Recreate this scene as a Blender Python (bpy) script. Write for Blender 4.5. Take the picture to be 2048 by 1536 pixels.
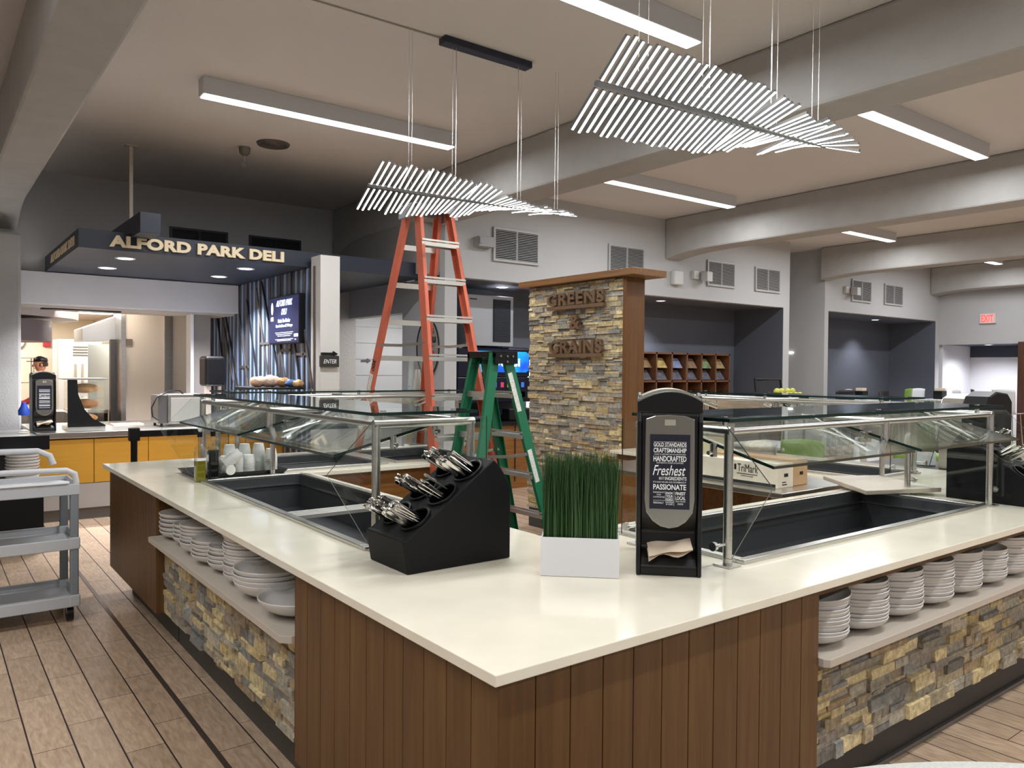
import bpy, bmesh, math, random
from math import sin, cos, pi, radians, sqrt
from mathutils import Vector, Matrix
random.seed(7)
for o in list(bpy.data.objects): bpy.data.objects.remove(o)
SC = bpy.context.scene
COL = SC.collection
# ------------------------------------------------------------------ camera
cam = bpy.data.objects.new('camera', bpy.data.cameras.new('camera'))
COL.objects.link(cam); SC.camera = cam
cam.data.sensor_fit = 'HORIZONTAL'; cam.data.sensor_width = 36.0
cam.data.lens = 36.0 * 1558.4 / 2048
cam.data.clip_end = 200; cam.data.clip_start = .02
yaw, pit, rol = radians(37.2077), radians(1.0165), radians(.46797)
fw = Vector((sin(yaw)*cos(pit), cos(yaw)*cos(pit), -sin(pit)))
rt = Vector((cos(yaw), -sin(yaw), 0)); up = rt.cross(fw)
r2 = rt*cos(rol) + up*sin(rol); u2 = -rt*sin(rol) + up*cos(rol)
m = Matrix((r2, u2, -fw)).transposed().to_4x4(); m.translation = Vector((0, 0, 1.6))
cam.matrix_world = m
# ------------------------------------------------------------------ world, exposure
SC.world = bpy.data.worlds.new('world'); SC.world.use_nodes = True
SC.world.node_tree.nodes['Background'].inputs[0].default_value = (.8, .85, 1, 1)
SC.world.node_tree.nodes['Background'].inputs[1].default_value = .15
SC.view_settings.view_transform = 'Standard'; SC.view_settings.look = 'None'
SC.view_settings.exposure = 0.32; SC.view_settings.gamma = 1.0
SC.view_settings.use_curve_mapping = False
# ------------------------------------------------------------------ lights of the room
CEIL = 3.95
def area(name, loc, sx, sy, power, col=(1, 1, 1), rot=(0, 0, 0), spread=180):
    l = bpy.data.lights.new(name, 'AREA'); l.shape = 'RECTANGLE'; l.size = sx; l.size_y = sy
    l.energy = power; l.color = col; l.spread = radians(spread)
    o = bpy.data.objects.new(name, l); COL.objects.link(o); o.location = loc; o.rotation_euler = rot
    return o
COOL = (.93, .96, 1.0)
LAMPS = [(1.82, 4.24, 6.6), (1.77, 4.19, 3.5), (6.3, 8.7, 6.6), (6.3, 8.7, 3.5), (10.6, 13.0, 6.6), (14.9, 17.3, 6.6)]
LAMP_W = 52
for x0, x1, y in LAMPS:
    area('ceiling_strip_light', ((x0+x1)/2, y, 3.795), x1-x0-.04, .1, LAMP_W, COOL)
# the same strips in the part of the hall behind the photographer
for x0, x1, y in [(-2.6, -.2, 3.5), (-2.6, -.2, .4), (1.77, 4.19, .4), (6.3, 8.7, .4), (10.6, 13, 3.5), (-2.6, -.2, -2.7), (1.77, 4.19, -2.7), (6.3, 8.7, -2.7), (10.6, 13, .4), (14.9, 17.3, 3.5)]:
    area('ceiling_strip_light', ((x0+x1)/2, y, 3.795), x1-x0, .1, LAMP_W, COOL)
def down(loc, power, col=(.92, .93, 1), ang=110, blend=.7, r=.05):
    l = bpy.data.lights.new('downlight_beam', 'SPOT'); l.energy = power; l.color = col
    l.spot_size = radians(ang); l.spot_blend = blend; l.shadow_soft_size = r
    o = bpy.data.objects.new('downlight_beam', l); COL.objects.link(o); o.location = loc
    return o
# kitchen ceiling panels; the first is an unseen fill added to brighten the divider
for x, y, p in [(1.9, 11.75, 22), (2.2, 13.3, 26), (2.27, 15.4, 26), (1.2, 17.0, 30), (.2, 15., 20)]:
    area('kitchen_panel_and_fill', (x, y, 2.52), 1.0, .3, p, (1, .97, .92))
area('corridor_light', (5.9, 9.9, 2.5), .5, .5, 13, (1, 1, 1))

# ------------------------------------------------------------------ helpers
def lin(c):
    return tuple(((v/255)/12.92 if v/255 <= .04045 else ((v/255+.055)/1.055)**2.4) for v in c)
MATS = {}
def mat(name, rgb, rough=.5, metal=0., spec=.5, noise=0., nscale=20., bump=0., bscale=60., emit=None, es=0., coat=0., stretch=None, alpha=1.):
    if name in MATS: return MATS[name]
    m = bpy.data.materials.new(name); m.use_nodes = True; MATS[name] = m
    nt = m.node_tree; N = nt.nodes; L = nt.links; b = N['Principled BSDF']
    c = lin(rgb)+(1,)
    b.inputs['Base Color'].default_value = c; b.inputs['Roughness'].default_value = rough
    b.inputs['Metallic'].default_value = metal; b.inputs['Specular IOR Level'].default_value = spec
    b.inputs['Coat Weight'].default_value = coat
    if emit:
        b.inputs['Emission Color'].default_value = lin(emit)+(1,); b.inputs['Emission Strength'].default_value = es
    if noise or bump:
        tc = N.new('ShaderNodeTexCoord'); mp = N.new('ShaderNodeMapping'); L.new(tc.outputs['Object'], mp.inputs[0])
        if stretch: mp.inputs['Scale'].default_value = stretch
    if noise:
        n = N.new('ShaderNodeTexNoise'); n.inputs['Scale'].default_value = nscale; n.inputs['Detail'].default_value = 6
        L.new(mp.outputs[0], n.inputs['Vector'])
        r = N.new('ShaderNodeMapRange'); r.inputs['From Min'].default_value = .3; r.inputs['From Max'].default_value = .7
        r.inputs['To Min'].default_value = 1-noise; r.inputs['To Max'].default_value = 1+noise; L.new(n.outputs[0], r.inputs[0])
        x = N.new('ShaderNodeVectorMath'); x.operation = 'SCALE'; x.inputs[0].default_value = c[:3]
        L.new(r.outputs[0], x.inputs['Scale']); L.new(x.outputs[0], b.inputs['Base Color'])
    if bump:
        n2 = N.new('ShaderNodeTexNoise'); n2.inputs['Scale'].default_value = bscale; n2.inputs['Detail'].default_value = 4
        L.new(mp.outputs[0], n2.inputs['Vector'])
        bp = N.new('ShaderNodeBump'); bp.inputs['Strength'].default_value = bump; bp.inputs['Distance'].default_value = .01
        L.new(n2.outputs[0], bp.inputs['Height']); L.new(bp.outputs[0], b.inputs['Normal'])
    return m
def glassmat(name, tint, refl=.04):
    if name in MATS: return MATS[name]
    m = bpy.data.materials.new(name); m.use_nodes = True; MATS[name] = m
    nt = m.node_tree; N = nt.nodes; L = nt.links; N.remove(N['Principled BSDF'])
    out = N['Material Output']; t = N.new('ShaderNodeBsdfTransparent'); t.inputs[0].default_value = tint+(1,)
    g = N.new('ShaderNodeBsdfGlossy'); g.inputs['Roughness'].default_value = .01; g.inputs[0].default_value = (.95, 1, .98, 1)
    lw = N.new('ShaderNodeLayerWeight'); lw.inputs[0].default_value = .5
    pw = N.new('ShaderNodeMath'); pw.operation = 'POWER'; pw.inputs[1].default_value = 5; L.new(lw.outputs['Facing'], pw.inputs[0])
    ml = N.new('ShaderNodeMath'); ml.operation = 'MULTIPLY_ADD'; ml.inputs[1].default_value = 1-refl; ml.inputs[2].default_value = refl
    L.new(pw.outputs[0], ml.inputs[0]); mx = N.new('ShaderNodeMixShader'); L.new(ml.outputs[0], mx.inputs[0])
    L.new(t.outputs[0], mx.inputs[1]); L.new(g.outputs[0], mx.inputs[2]); L.new(mx.outputs[0], out.inputs[0])
    return m
def woodmat(name, a, b_, rough=.4, axis='Z', scale=1.):
    if name in MATS: return MATS[name]
    m = bpy.data.materials.new(name); m.use_nodes = True; MATS[name] = m
    nt = m.node_tree; N = nt.nodes; L = nt.links; b = N['Principled BSDF']; b.inputs['Roughness'].default_value = rough
    tc = N.new('ShaderNodeTexCoord'); mp = N.new('ShaderNodeMapping'); L.new(tc.outputs['Object'], mp.inputs[0])
    s = {'Z': (14, 14, .7), 'X': (.7, 14, 14), 'Y': (14, .7, 14)}[axis]
    mp.inputs['Scale'].default_value = tuple(v*scale for v in s)
    n = N.new('ShaderNodeTexNoise'); n.inputs['Scale'].default_value = 3; n.inputs['Detail'].default_value = 7; n.inputs['Distortion'].default_value = .6
    L.new(mp.outputs[0], n.inputs['Vector'])
    r = N.new('ShaderNodeValToRGB'); r.color_ramp.elements[0].position = .3; r.color_ramp.elements[1].position = .75
    r.color_ramp.elements[0].color = lin(a)+(1,); r.color_ramp.elements[1].color = lin(b_)+(1,)
    at = N.new('ShaderNodeAttribute'); at.attribute_name = 'shade'
    mx = N.new('ShaderNodeVectorMath'); mx.operation = 'MULTIPLY'
    ad = N.new('ShaderNodeVectorMath'); ad.operation = 'ADD'; ad.inputs[1].default_value = (1, 1, 1)
    L.new(at.outputs['Color'], ad.inputs[0])
    L.new(n.outputs[0], r.inputs[0]); L.new(r.outputs[0], mx.inputs[0]); L.new(ad.outputs[0], mx.inputs[1]); L.new(mx.outputs[0], b.inputs['Base Color'])
    return m

class MB:
    """collects shapes given in world coordinates (or local ones when the parent sits at the origin)"""
    def __init__(s): s.v = []; s.f = []; s.c = []; s.col = None
    def add(s, vs, fs):
        n = len(s.v); s.v += [tuple(v) for v in vs]; s.f += [tuple(i+n for i in f) for f in fs]
        s.c += [s.col]*len(fs); return s
    def box(s, x0, y0, z0, x1, y1, z1):
        return s.add([(x0,y0,z0),(x1,y0,z0),(x1,y1,z0),(x0,y1,z0),(x0,y0,z1),(x1,y0,z1),(x1,y1,z1),(x0,y1,z1)],
                     [(3,2,1,0),(4,5,6,7),(0,1,5,4),(1,2,6,5),(2,3,7,6),(3,0,4,7)])
    def hexa(s, p): return s.add(p, [(3,2,1,0),(4,5,6,7),(0,1,5,4),(1,2,6,5),(2,3,7,6),(3,0,4,7)])
    def bar(s, a, b, w, h, side=(0, 0, 1)):
        """rectangular bar a->b; w along (dir x side), h along side-ish"""
        a = Vector(a); b = Vector(b); d = (b-a).normalized(); sd = Vector(side)
        u = d.cross(sd); u = u.normalized() if u.length > 1e-6 else Vector((1, 0, 0)); n = u.cross(d).normalized()
        u *= w/2; n *= h/2
        return s.add([a-u-n, a+u-n, a+u+n, a-u+n, b-u-n, b+u-n, b+u+n, b-u+n],
                     [(3,2,1,0),(4,5,6,7),(0,1,5,4),(1,2,6,5),(2,3,7,6),(3,0,4,7)])
    def tube(s, pts, r, n=12, cap=True):
        pts = [Vector(p) for p in pts]; rs = r if isinstance(r, (list, tuple)) else [r]*len(pts)
        rings = []; prev = None
        for i, p in enumerate(pts):
            d = (pts[min(i+1, len(pts)-1)]-pts[max(i-1, 0)]).normalized()
            if prev is None:
                prev = d.cross(Vector((0, 0, 1))) if abs(d.z) < .95 else d.cross(Vector((1, 0, 0)))
            u = (prev - d*prev.dot(d)).normalized(); w = d.cross(u); prev = u
            rings.append([p+(u*cos(2*pi*k/n)+w*sin(2*pi*k/n))*rs[i] for k in range(n)])
        vs = [v for q in rings for v in q]; fs = []
        for i in range(len(pts)-1):
            for k in range(n): fs.append((i*n+k, i*n+(k+1) % n, (i+1)*n+(k+1) % n, (i+1)*n+k))
        if cap: fs += [tuple(range(n-1, -1, -1)), tuple(len(vs)-n+k for k in range(n))]
        return s.add(vs, fs)
    def lathe(s, prof, c=(0, 0, 0), n=32, sx=1., sy=1.):
        vs = []; fs = []
        for r, z in prof:
            for k in range(n): vs.append((c[0]+r*sx*cos(2*pi*k/n), c[1]+r*sy*sin(2*pi*k/n), c[2]+z))
        for i in range(len(prof)-1):
            for k in range(n): fs.append((i*n+k, i*n+(k+1) % n, (i+1)*n+(k+1) % n, (i+1)*n+k))
        if prof[0][0] > 1e-5: fs.append(tuple(range(n-1, -1, -1)))
        if prof[-1][0] > 1e-5: fs.append(tuple(len(vs)-n+k for k in range(n)))
        return s.add(vs, fs)
    def prism(s, poly, axis, a, b):
        """poly of 2-D points extruded along axis between a and b; 'Y' takes (x,z), 'X' takes (y,z), 'Z' takes (x,y)"""
        f = {'X': lambda p, t: (t, p[0], p[1]), 'Y': lambda p, t: (p[0], t, p[1]), 'Z': lambda p, t: (p[0], p[1], t)}[axis]
        n = len(poly); vs = [f(p, a) for p in poly]+[f(p, b) for p in poly]
        fs = [tuple(range(n)), tuple(range(2*n-1, n-1, -1))]+[(i, n+i, n+(i+1) % n, (i+1) % n) for i in range(n)]
        return s.add(vs, fs)
    def ball(s, c, r, n=12, m=8, sx=1, sy=1, sz=1):
        prof = [(max(1e-6, sin(pi*i/m))*r, -cos(pi*i/m)*r*sz) for i in range(m+1)]
        return s.lathe(prof, c, n, sx, sy)
    def xf(s, M_):
        s.v = [tuple(M_ @ Vector(v)) for v in s.v]; return s
    def obj(s, name, m_, parent=None, bevel=0, smooth=False, seg=2):
        me = bpy.data.meshes.new(name); off = ORG.get(parent.name, Vector()) if parent else Vector()
        me.from_pydata([Vector(v)-off for v in s.v], [], s.f); me.update()
        bm = bmesh.new(); bm.from_mesh(me); bmesh.ops.recalc_face_normals(bm, faces=bm.faces); bm.to_mesh(me); bm.free()
        ms = m_ if isinstance(m_, (list, tuple)) else [m_]
        for x in ms: me.materials.append(x)
        if any(c is not None for c in s.c):
            at = me.color_attributes.new('shade', 'FLOAT_COLOR', 'CORNER')
            for p in me.polygons:
                c = s.c[p.index] or (0, 0, 0)
                for li in p.loop_indices: at.data[li].color = (*c, 1)
        if smooth:
            for p in me.polygons: p.use_smooth = True
        o = bpy.data.objects.new(name, me); COL.objects.link(o)
        if parent: o.parent = parent; ORG[o.name] = off
        if bevel:
            b = o.modifiers.new('bevel', 'BEVEL'); b.width = bevel; b.segments = seg; b.limit_method = 'ANGLE'; b.angle_limit = radians(35)
            b.harden_normals = False
        if smooth:
            me.set_sharp_from_angle(angle=radians(40))
        return o
ORG = {}
def thing(name, label, cat, loc=(0, 0, 0), group=None):
    o = bpy.data.objects.new(name, None); COL.objects.link(o); o.location = loc; o.empty_display_size = .1
    o['label'] = label; o['category'] = cat
    if group: o['group'] = group
    ORG[o.name] = Vector(loc); return o
def tag(o, label, cat, group=None, kind=None):
    o['label'] = label; o['category'] = cat
    if group: o['group'] = group
    if kind: o['kind'] = kind
    return o
def struct(o): o['kind'] = 'structure'; return o
def kids(o): return [c for c in COL.objects if c.parent == o]
def dup(root, loc=None, rz=None, label=None, group=None):
    r = root.copy(); COL.objects.link(r)
    if loc is not None: r.location = loc
    if rz is not None: r.rotation_euler = (0, 0, rz)
    if label: r['label'] = label
    if group: r['group'] = group
    for ch in kids(root):
        c = ch.copy(); COL.objects.link(c); c.parent = r
        for g in kids(ch):
            d = g.copy(); COL.objects.link(d); d.parent = c
    return r
def text_mb(body, width=None, height=.1, depth=.005, bold=0., shear=0., center=(0, 0, 0), right=(1, 0, 0), upv=(0, 0, 1), mb=None, spacing=1.):
    cu = bpy.data.curves.new('t', 'FONT'); cu.body = body; cu.extrude = .5; cu.offset = bold; cu.shear = shear; cu.space_character = spacing
    cu.resolution_u = 4; cu.align_x = 'LEFT'
    o = bpy.data.objects.new('t', cu); COL.objects.link(o)
    dg = bpy.context.evaluated_depsgraph_get(); me = bpy.data.meshes.new_from_object(o.evaluated_get(dg))
    bpy.data.objects.remove(o); bpy.data.curves.remove(cu)
    xs = [v.co.x for v in me.vertices]; ys = [v.co.y for v in me.vertices]
    if not xs: return mb or MB()
    x0, x1, y0, y1 = min(xs), max(xs), min(ys), max(ys)
    sy = height/(y1-y0); sx = (width/(x1-x0)) if width else sy
    R = Vector(right).normalized(); U = Vector(upv).normalized(); Nn = R.cross(U); C = Vector(center)
    vs = [C+R*((v.co.x-(x0+x1)/2)*sx)+U*((v.co.y-(y0+y1)/2)*sy)+Nn*(v.co.z*depth) for v in me.vertices]
    mb = mb or MB(); mb.add(vs, [tuple(p.vertices) for p in me.polygons]); bpy.data.meshes.remove(me)
    return mb
def grid_slab(xs, ys, filled, z0, z1, mb=None):
    mb = mb or MB(); nx, ny = len(xs)-1, len(ys)-1
    F = lambda i, j: 0 <= i < nx and 0 <= j < ny and filled((xs[i]+xs[i+1])/2, (ys[j]+ys[j+1])/2)
    idx = {}; vs = []
    def V(i, j, k):
        if (i, j, k) not in idx: idx[i, j, k] = len(vs); vs.append((xs[i], ys[j], z1 if k else z0))
        return idx[i, j, k]
    fs = []
    for i in range(nx):
        for j in range(ny):
            if not F(i, j): continue
            fs.append((V(i,j,1), V(i+1,j,1), V(i+1,j+1,1), V(i,j+1,1))); fs.append((V(i,j+1,0), V(i+1,j+1,0), V(i+1,j,0), V(i,j,0)))
            if not F(i-1, j): fs.append((V(i,j,0), V(i,j,1), V(i,j+1,1), V(i,j+1,0)))
            if not F(i+1, j): fs.append((V(i+1,j,0), V(i+1,j+1,0), V(i+1,j+1,1), V(i+1,j,1)))
            if not F(i, j-1): fs.append((V(i,j,0), V(i+1,j,0), V(i+1,j,1), V(i,j,1)))
            if not F(i, j+1): fs.append((V(i,j+1,0), V(i,j+1,1), V(i+1,j+1,1), V(i+1,j+1,0)))
    mb.add(vs, fs); return mb
# ------------------------------------------------------------------ materials
M_steel = mat('brushed_steel', (205, 203, 198), .28, 1., noise=.08, nscale=3, stretch=(1, 40, 40))
M_chrome = mat('polished_steel', (215, 213, 208), .16, 1.)
M_pan = mat('dark_well_steel', (88, 90, 92), .38, .6)
M_black = mat('black_plastic', (11, 11, 13), .35, spec=.4)
M_blackm = mat('black_matte', (11, 11, 13), .6, spec=.25)
M_white = mat('white_plastic', (238, 238, 236), .35)
M_quartz = mat('cream_quartz', (240, 233, 213), .13, noise=.035, nscale=7, coat=.2)
M_wall = mat('wall_paint', (182, 182, 182), .75, bump=.25, bscale=70)
M_ceil = mat('ceiling_paint', (212, 207, 203), .8, noise=.02, nscale=1.2, bump=.4, bscale=110)
M_beam = mat('beam_paint', (168, 166, 162), .75, noise=.05, nscale=5, bump=.3, bscale=50)
M_gray = mat('slate_grey_paint', (92, 96, 106), .6)
M_navy = mat('navy_laminate', (27, 33, 50), .45)
M_lampb = mat('lamp_housing', (200, 203, 208), .5)
M_emit = mat('lamp_diffuser', (255, 255, 255), .5, emit=(255, 255, 255), es=5.)
M_emitw = mat('lit_stick', (255, 255, 255), .5, emit=(255, 250, 238), es=6.)
M_wood = woodmat('cherry_panel', (86, 57, 28), (108, 76, 38), .4)
M_woodY = woodmat('warm_wood', (112, 68, 24), (146, 96, 38), .45, 'X')
M_woodcap = woodmat('cap_wood', (116, 78, 42), (140, 100, 58), .45, 'Y')
M_kick = mat('charcoal_kick', (62, 61, 58), .5)
M_bowl = mat('stoneware', (210, 207, 203), .4)
M_green = mat('green_fibreglass', (22, 108, 72), .45)
M_orange = mat('orange_fibreglass', (200, 102, 76), .45, noise=.05, nscale=8)
M_alu = mat('ladder_aluminium', (205, 203, 196), .42, .75)
M_bronze = mat('bronze_letters', (118, 92, 68), .5, .3)
M_cream = mat('cream_letters', (240, 222, 186), .5)
M_glass = glassmat('clear_glass', (.972, .99, .983))
M_gedge = mat('glass_edge', (14, 40, 36), .2, spec=.6)
M_clear = glassmat('clear_plastic', (.94, .95, .96), .08)
M_cart = mat('cart_grey', (188, 190, 192), .5)
M_cartp = mat('cart_post', (128, 134, 138), .5)
M_txtw = mat('white_print', (240, 240, 238), .6)
M_txtb = mat('black_print', (25, 25, 28), .6)
M_red = mat('red_cloth', (180, 40, 40), .8)
M_skin = mat('skin', (196, 140, 118), .5)
M_yel = mat('mustard_panel', (214, 160, 52), .5, noise=.04, nscale=3, stretch=(1, 1, 12))
M_lt = mat('light_wall_tile', (235, 235, 235), .3)
# floor: wood-look planks running away from the camera, 0.157 m wide, one third stagger
def floor_mat():
    m = bpy.data.materials.new('plank_tile_floor'); m.use_nodes = True; nt = m.node_tree; N = nt.nodes; L = nt.links; b = N['Principled BSDF']
    tc = N.new('ShaderNodeTexCoord'); sp = N.new('ShaderNodeSeparateXYZ'); L.new(tc.outputs['Object'], sp.inputs[0])
    def mth(op, a, c=None, d=None):
        n = N.new('ShaderNodeMath'); n.operation = op
        for i, v in enumerate((a, c, d)):
            if v is None: continue
            if isinstance(v, (int, float)): n.inputs[i].default_value = v
            else: L.new(v, n.inputs[i])
        return n.outputs[0]
    PW, PL = .1555, .64
    u = mth('DIVIDE', mth('SUBTRACT', sp.outputs[0], .358), PW); row = mth('FLOOR', u); fu = mth('SUBTRACT', u, row)
    v = mth('SUBTRACT', mth('DIVIDE', mth('SUBTRACT', sp.outputs[1], 3.72), PL), mth('MULTIPLY', row, 1/3.)); cl = mth('FLOOR', v); fv = mth('SUBTRACT', v, cl)
    du = mth('MULTIPLY', mth('MINIMUM', fu, mth('SUBTRACT', 1, fu)), PW); dv = mth('MULTIPLY', mth('MINIMUM', fv, mth('SUBTRACT', 1, fv)), PL)
    gu = mth('LESS_THAN', du, .0032); gv = mth('LESS_THAN', dv, .0017); g = mth('MAXIMUM', gu, gv)
    cmb = N.new('ShaderNodeCombineXYZ'); L.new(row, cmb.inputs[0]); L.new(cl, cmb.inputs[1])
    wn = N.new('ShaderNodeTexWhiteNoise'); wn.noise_dimensions = '2D'; L.new(cmb.outputs[0], wn.inputs['Vector'])
    mp = N.new('ShaderNodeMapping'); mp.inputs['Scale'].default_value = (26, 5, 1); L.new(tc.outputs['Object'], mp.inputs[0])
    n = N.new('ShaderNodeTexNoise'); n.inputs['Scale'].default_value = 2.2; n.inputs['Detail'].default_value = 8; n.inputs['Distortion'].default_value = .5; L.new(mp.outputs[0], n.inputs['Vector'])
    r = N.new('ShaderNodeValToRGB'); r.color_ramp.elements[0].position = .3; r.color_ramp.elements[1].position = .72
    r.color_ramp.elements[0].color = lin((168, 142, 118))+(1,); r.color_ramp.elements[1].color = lin((206, 180, 152))+(1,); L.new(n.outputs[0], r.inputs[0])
    sc = mth('MULTIPLY_ADD', wn.outputs[0], .22, .88)
    vm = N.new('ShaderNodeVectorMath'); vm.operation = 'SCALE'; L.new(r.outputs[0], vm.inputs[0]); L.new(sc, vm.inputs['Scale'])
    mx = N.new('ShaderNodeMix'); mx.data_type = 'RGBA'; L.new(g, mx.inputs[0]); L.new(vm.outputs[0], mx.inputs[6]); mx.inputs[7].default_value = lin((44, 32, 26))+(1,)
    L.new(mx.outputs[2], b.inputs['Base Color'])
    L.new(mth('MULTIPLY_ADD', g, .4, .34), b.inputs['Roughness'])
    bp = N.new('ShaderNodeBump'); bp.inputs['Strength'].default_value = .5; bp.inputs['Distance'].default_value = .002
    L.new(mth('SUBTRACT', mth('MULTIPLY', n.outputs[0], .15), g), bp.inputs['Height']); L.new(bp.outputs[0], b.inputs['Normal'])
    return m
# ------------------------------------------------------------------ the room
XE = 18.33; W = 8.2
struct(MB().box(-5, -5, -.1, 21, 20, 0).obj('floor', floor_mat()))
struct(MB().box(-5, -5, CEIL, 21, 10.9, CEIL+.15).obj('ceiling', M_ceil))
# deli wall (back left), its kitchen opening below z=2.35
struct(MB().box(-5, 10.9, 2.35, 5.2, 11.1, CEIL).box(-5, 10.9, 0, .3, 11.1, 2.35).obj('wall_back_left', M_wall))
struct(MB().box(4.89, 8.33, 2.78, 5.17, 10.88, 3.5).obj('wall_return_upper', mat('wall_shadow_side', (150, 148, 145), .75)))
struct(MB().box(5.17, 8.2, 0, 5.35, 9.26, 2.76).box(5.17, 9.26, 2.36, 5.35, 10.9, 2.78).obj('wall_return', M_wall))
b = MB()
b.box(5.17, W, 2.76, 12.5, 8.32, CEIL); b.box(12.32, W, 0, 12.5, 9.4, 2.76)
b.box(13.65, W, 2.78, XE, 8.32, CEIL); b.box(13.65, W, 0, 13.78, 9.4, 2.78); b.box(18.15, W, 0, XE, 8.32, 2.78)
b.box(12.5, 9.6, 0, 13.65, 9.7, CEIL); b.box(13.65, 8.32, 2.78, 13.75, 9.7, CEIL); b.box(13.65, 9.4, 0, 13.75, 9.7, 2.78); b.box(12.4, 8.32, 2.78, 12.5, 9.7, CEIL)
struct(b.obj('wall_back', M_wall))
b = MB(); b.box(5.35, 9.25, 0, 12.32, 9.35, 2.78); b.box(13.78, 9.25, 0, 18.25, 9.35, 2.78)
b.box(5.35, 8.32, 2.76, 12.32, 9.25, 2.86); b.box(13.78, 8.32, 2.76, 18.25, 9.25, 2.86)
b.box(12.31, 8.205, 0, 12.33, 9.25, 2.76); b.box(18.14, 8.205, 0, 18.16, 9.25, 2.76); b.box(5.34, 8.3, 0, 5.37, 9.25, 2.76); b.box(13.77, 8.3, 0, 13.79, 9.25, 2.76)
struct(b.obj('wall_alcove', M_gray))
b = MB(); b.box(XE, -5, 0, XE+.1, 5.0, CEIL); b.box(XE, 5.0, 2.25, XE+.1, 8.2, CEIL)
struct(b.obj('wall_right', M_wall))
b = MB(); b.box(XE+.1, 8.16, 0, 19.9, 8.26, 2.35); b.box(19.85, 6.4, 0, 19.95, 8.2, 1.99); b.box(XE+.1, 6.3, 0, 19.9, 6.4, 2.35)
struct(b.obj('wall_exit_alcove', mat('alcove_white', (222, 222, 226), .7)))
struct(MB().box(XE+.1, 6.4, 2.25, 19.95, 8.2, 2.35).box(19.83, 6.4, 1.99, 19.95, 8.16, 2.25).obj('trim_1', mat('dark_valance', (60, 66, 80), .6)))
struct(MB().box(XE-.03, 5.0, 0, XE+.06, 6.6, 2.28).obj('door_1', woodmat('walnut_door', (62, 36, 22), (92, 54, 32), .5)))
struct(MB().box(-5.1, -5, 0, -5, 11, CEIL).obj('wall_left', M_wall))
struct(MB().box(-5, -5.1, 0, 21, -5, CEIL).obj('wall_front', M_wall))
# beams, each with a curved haunch where it lands on the back wall line
def beam(x0, x1, yend, drop, n):
    pts = [(-5, CEIL), (-5, 3.42), (yend-1.0, 3.42)]
    for k in range(1, 7):
        a = k/6; pts.append((yend-1.0+.95*a, 3.42-drop*a**2.2))
    pts += [(yend, 3.42-drop-.02), (yend, CEIL)]
    bm_ = MB().prism(pts, 'X', x0, x1)
    struct(bm_.obj('trim_%d' % n, M_beam, bevel=.025))
beam(.55, .92, 10.9, .2, 2); beam(4.88, 5.3, 10.85, .2, 3); beam(9.17, 9.55, 8.2, .07, 4); beam(13.47, 13.85, 8.2, .06, 5); beam(-3.75, -3.38, 10.9, .2, 6); beam(17.85, 18.3, 8.2, .06, 7)
struct(MB().box(.3, 10.5, 0, .92, 11.0, 3.12).obj('trim_8', M_beam, bevel=.03))
# kitchen shell
kw = mat('kitchen_wall', (238, 226, 204), .6)
struct(MB().box(-2, 18, 0, 3.6, 18.1, 2.7).box(-2, 11, 0, -1.9, 18, 2.7).box(2.85, 12.7, 0, 3.6, 18, 2.7).obj('wall_kitchen', kw))
struct(MB().box(-2, 11.1, 2.55, 3.6, 18.1, 2.65).obj('ceiling_kitchen', mat('kitchen_ceiling', (206, 192, 178), .8)))
struct(MB().box(2.32, 12.2, 0, 2.85, 12.7, 2.5).box(2.96, 12.2, 0, 3.2, 12.7, 2.5).obj('wall_kitchen_divider', mat('kitchen_wall2', (226, 210, 190), .6)))
struct(MB().box(2.85, 12.17, 0, 2.96, 12.7, 2.5).box(2.27, 12.17, 0, 2.33, 12.7, 2.5).box(3.2, 12.17, 0, 3.45, 12.3, 2.5).obj('trim_9', M_steel))
struct(MB().box(.95, 11.08, 2.33, 3.5, 11.8, 2.55).obj('trim_10', mat('opening_lintel', (196, 186, 176), .7)))
tag(MB().box(1.2, 11.25, 2.315, 2.1, 11.4, 2.33).obj('ceiling_slot_vent', M_black), 'long dark slot vent under the lintel of the kitchen opening', 'vent')
# corridor beyond the return wall: white tile wall and rough stucco wall
b = MB(); z = 0
while z < 2.6:
    b.box(5.33, 11.0, z+.004, 6.6, 11.06, z+.246); z += .25
b.box(5.33, 11.02, 0, 6.6, 11.1, 2.6)
struct(b.obj('wall_corridor_tile', M_lt))
struct(MB().box(3.62, 11.0, 0, 5.33, 11.1, 2.78).obj('wall_corridor_stucco', mat('stucco', (226, 222, 216), .8, bump=1., bscale=26)))
struct(MB().box(6.6, 9.4, 0, 6.7, 11.1, 2.6).box(5.35, 9.4, 0, 6.6, 9.5, 2.6).box(3.6, 10.9, 2.78, 6.7, 11.2, 2.9).obj('wall_corridor', M_wall))
# floor metal transition strip
tag(MB().box(.962, -2, 0, .985, 9.0, .003).obj('floor_divider_strip', mat('strip_metal', (110, 100, 94), .4, .8)), 'thin metal divider strip in the plank floor left of the counter', 'floor strip')
# ------------------------------------------------------------------ ceiling lamps
for (x0, x1, y), lab in zip(LAMPS, ['long white strip light on the ceiling left of the navy power bar', 'white strip light cut by the top edge of the photo, above the nearer chandelier', 'white strip light between the two middle beams, above the stone pillar', 'white strip light right of the nearer chandelier', 'small white strip light between the second and third beam from the right wall', 'tiny white strip light nearest the red exit sign']):
    t = thing('ceiling_light', lab, 'ceiling light', ((x0+x1)/2, y, CEIL), 'surface mounted strip lights')
    MB().box(x0, y-.07, 3.81, x1, y+.07, CEIL).obj('housing', M_lampb, t, bevel=.004)
    MB().box(x0+.015, y-.06, 3.803, x1-.015, y+.06, 3.812).obj('diffuser', M_emit, t)
def cable(pts, r=.002, m_=M_steel): return MB().tube(pts, r, 6)
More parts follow.
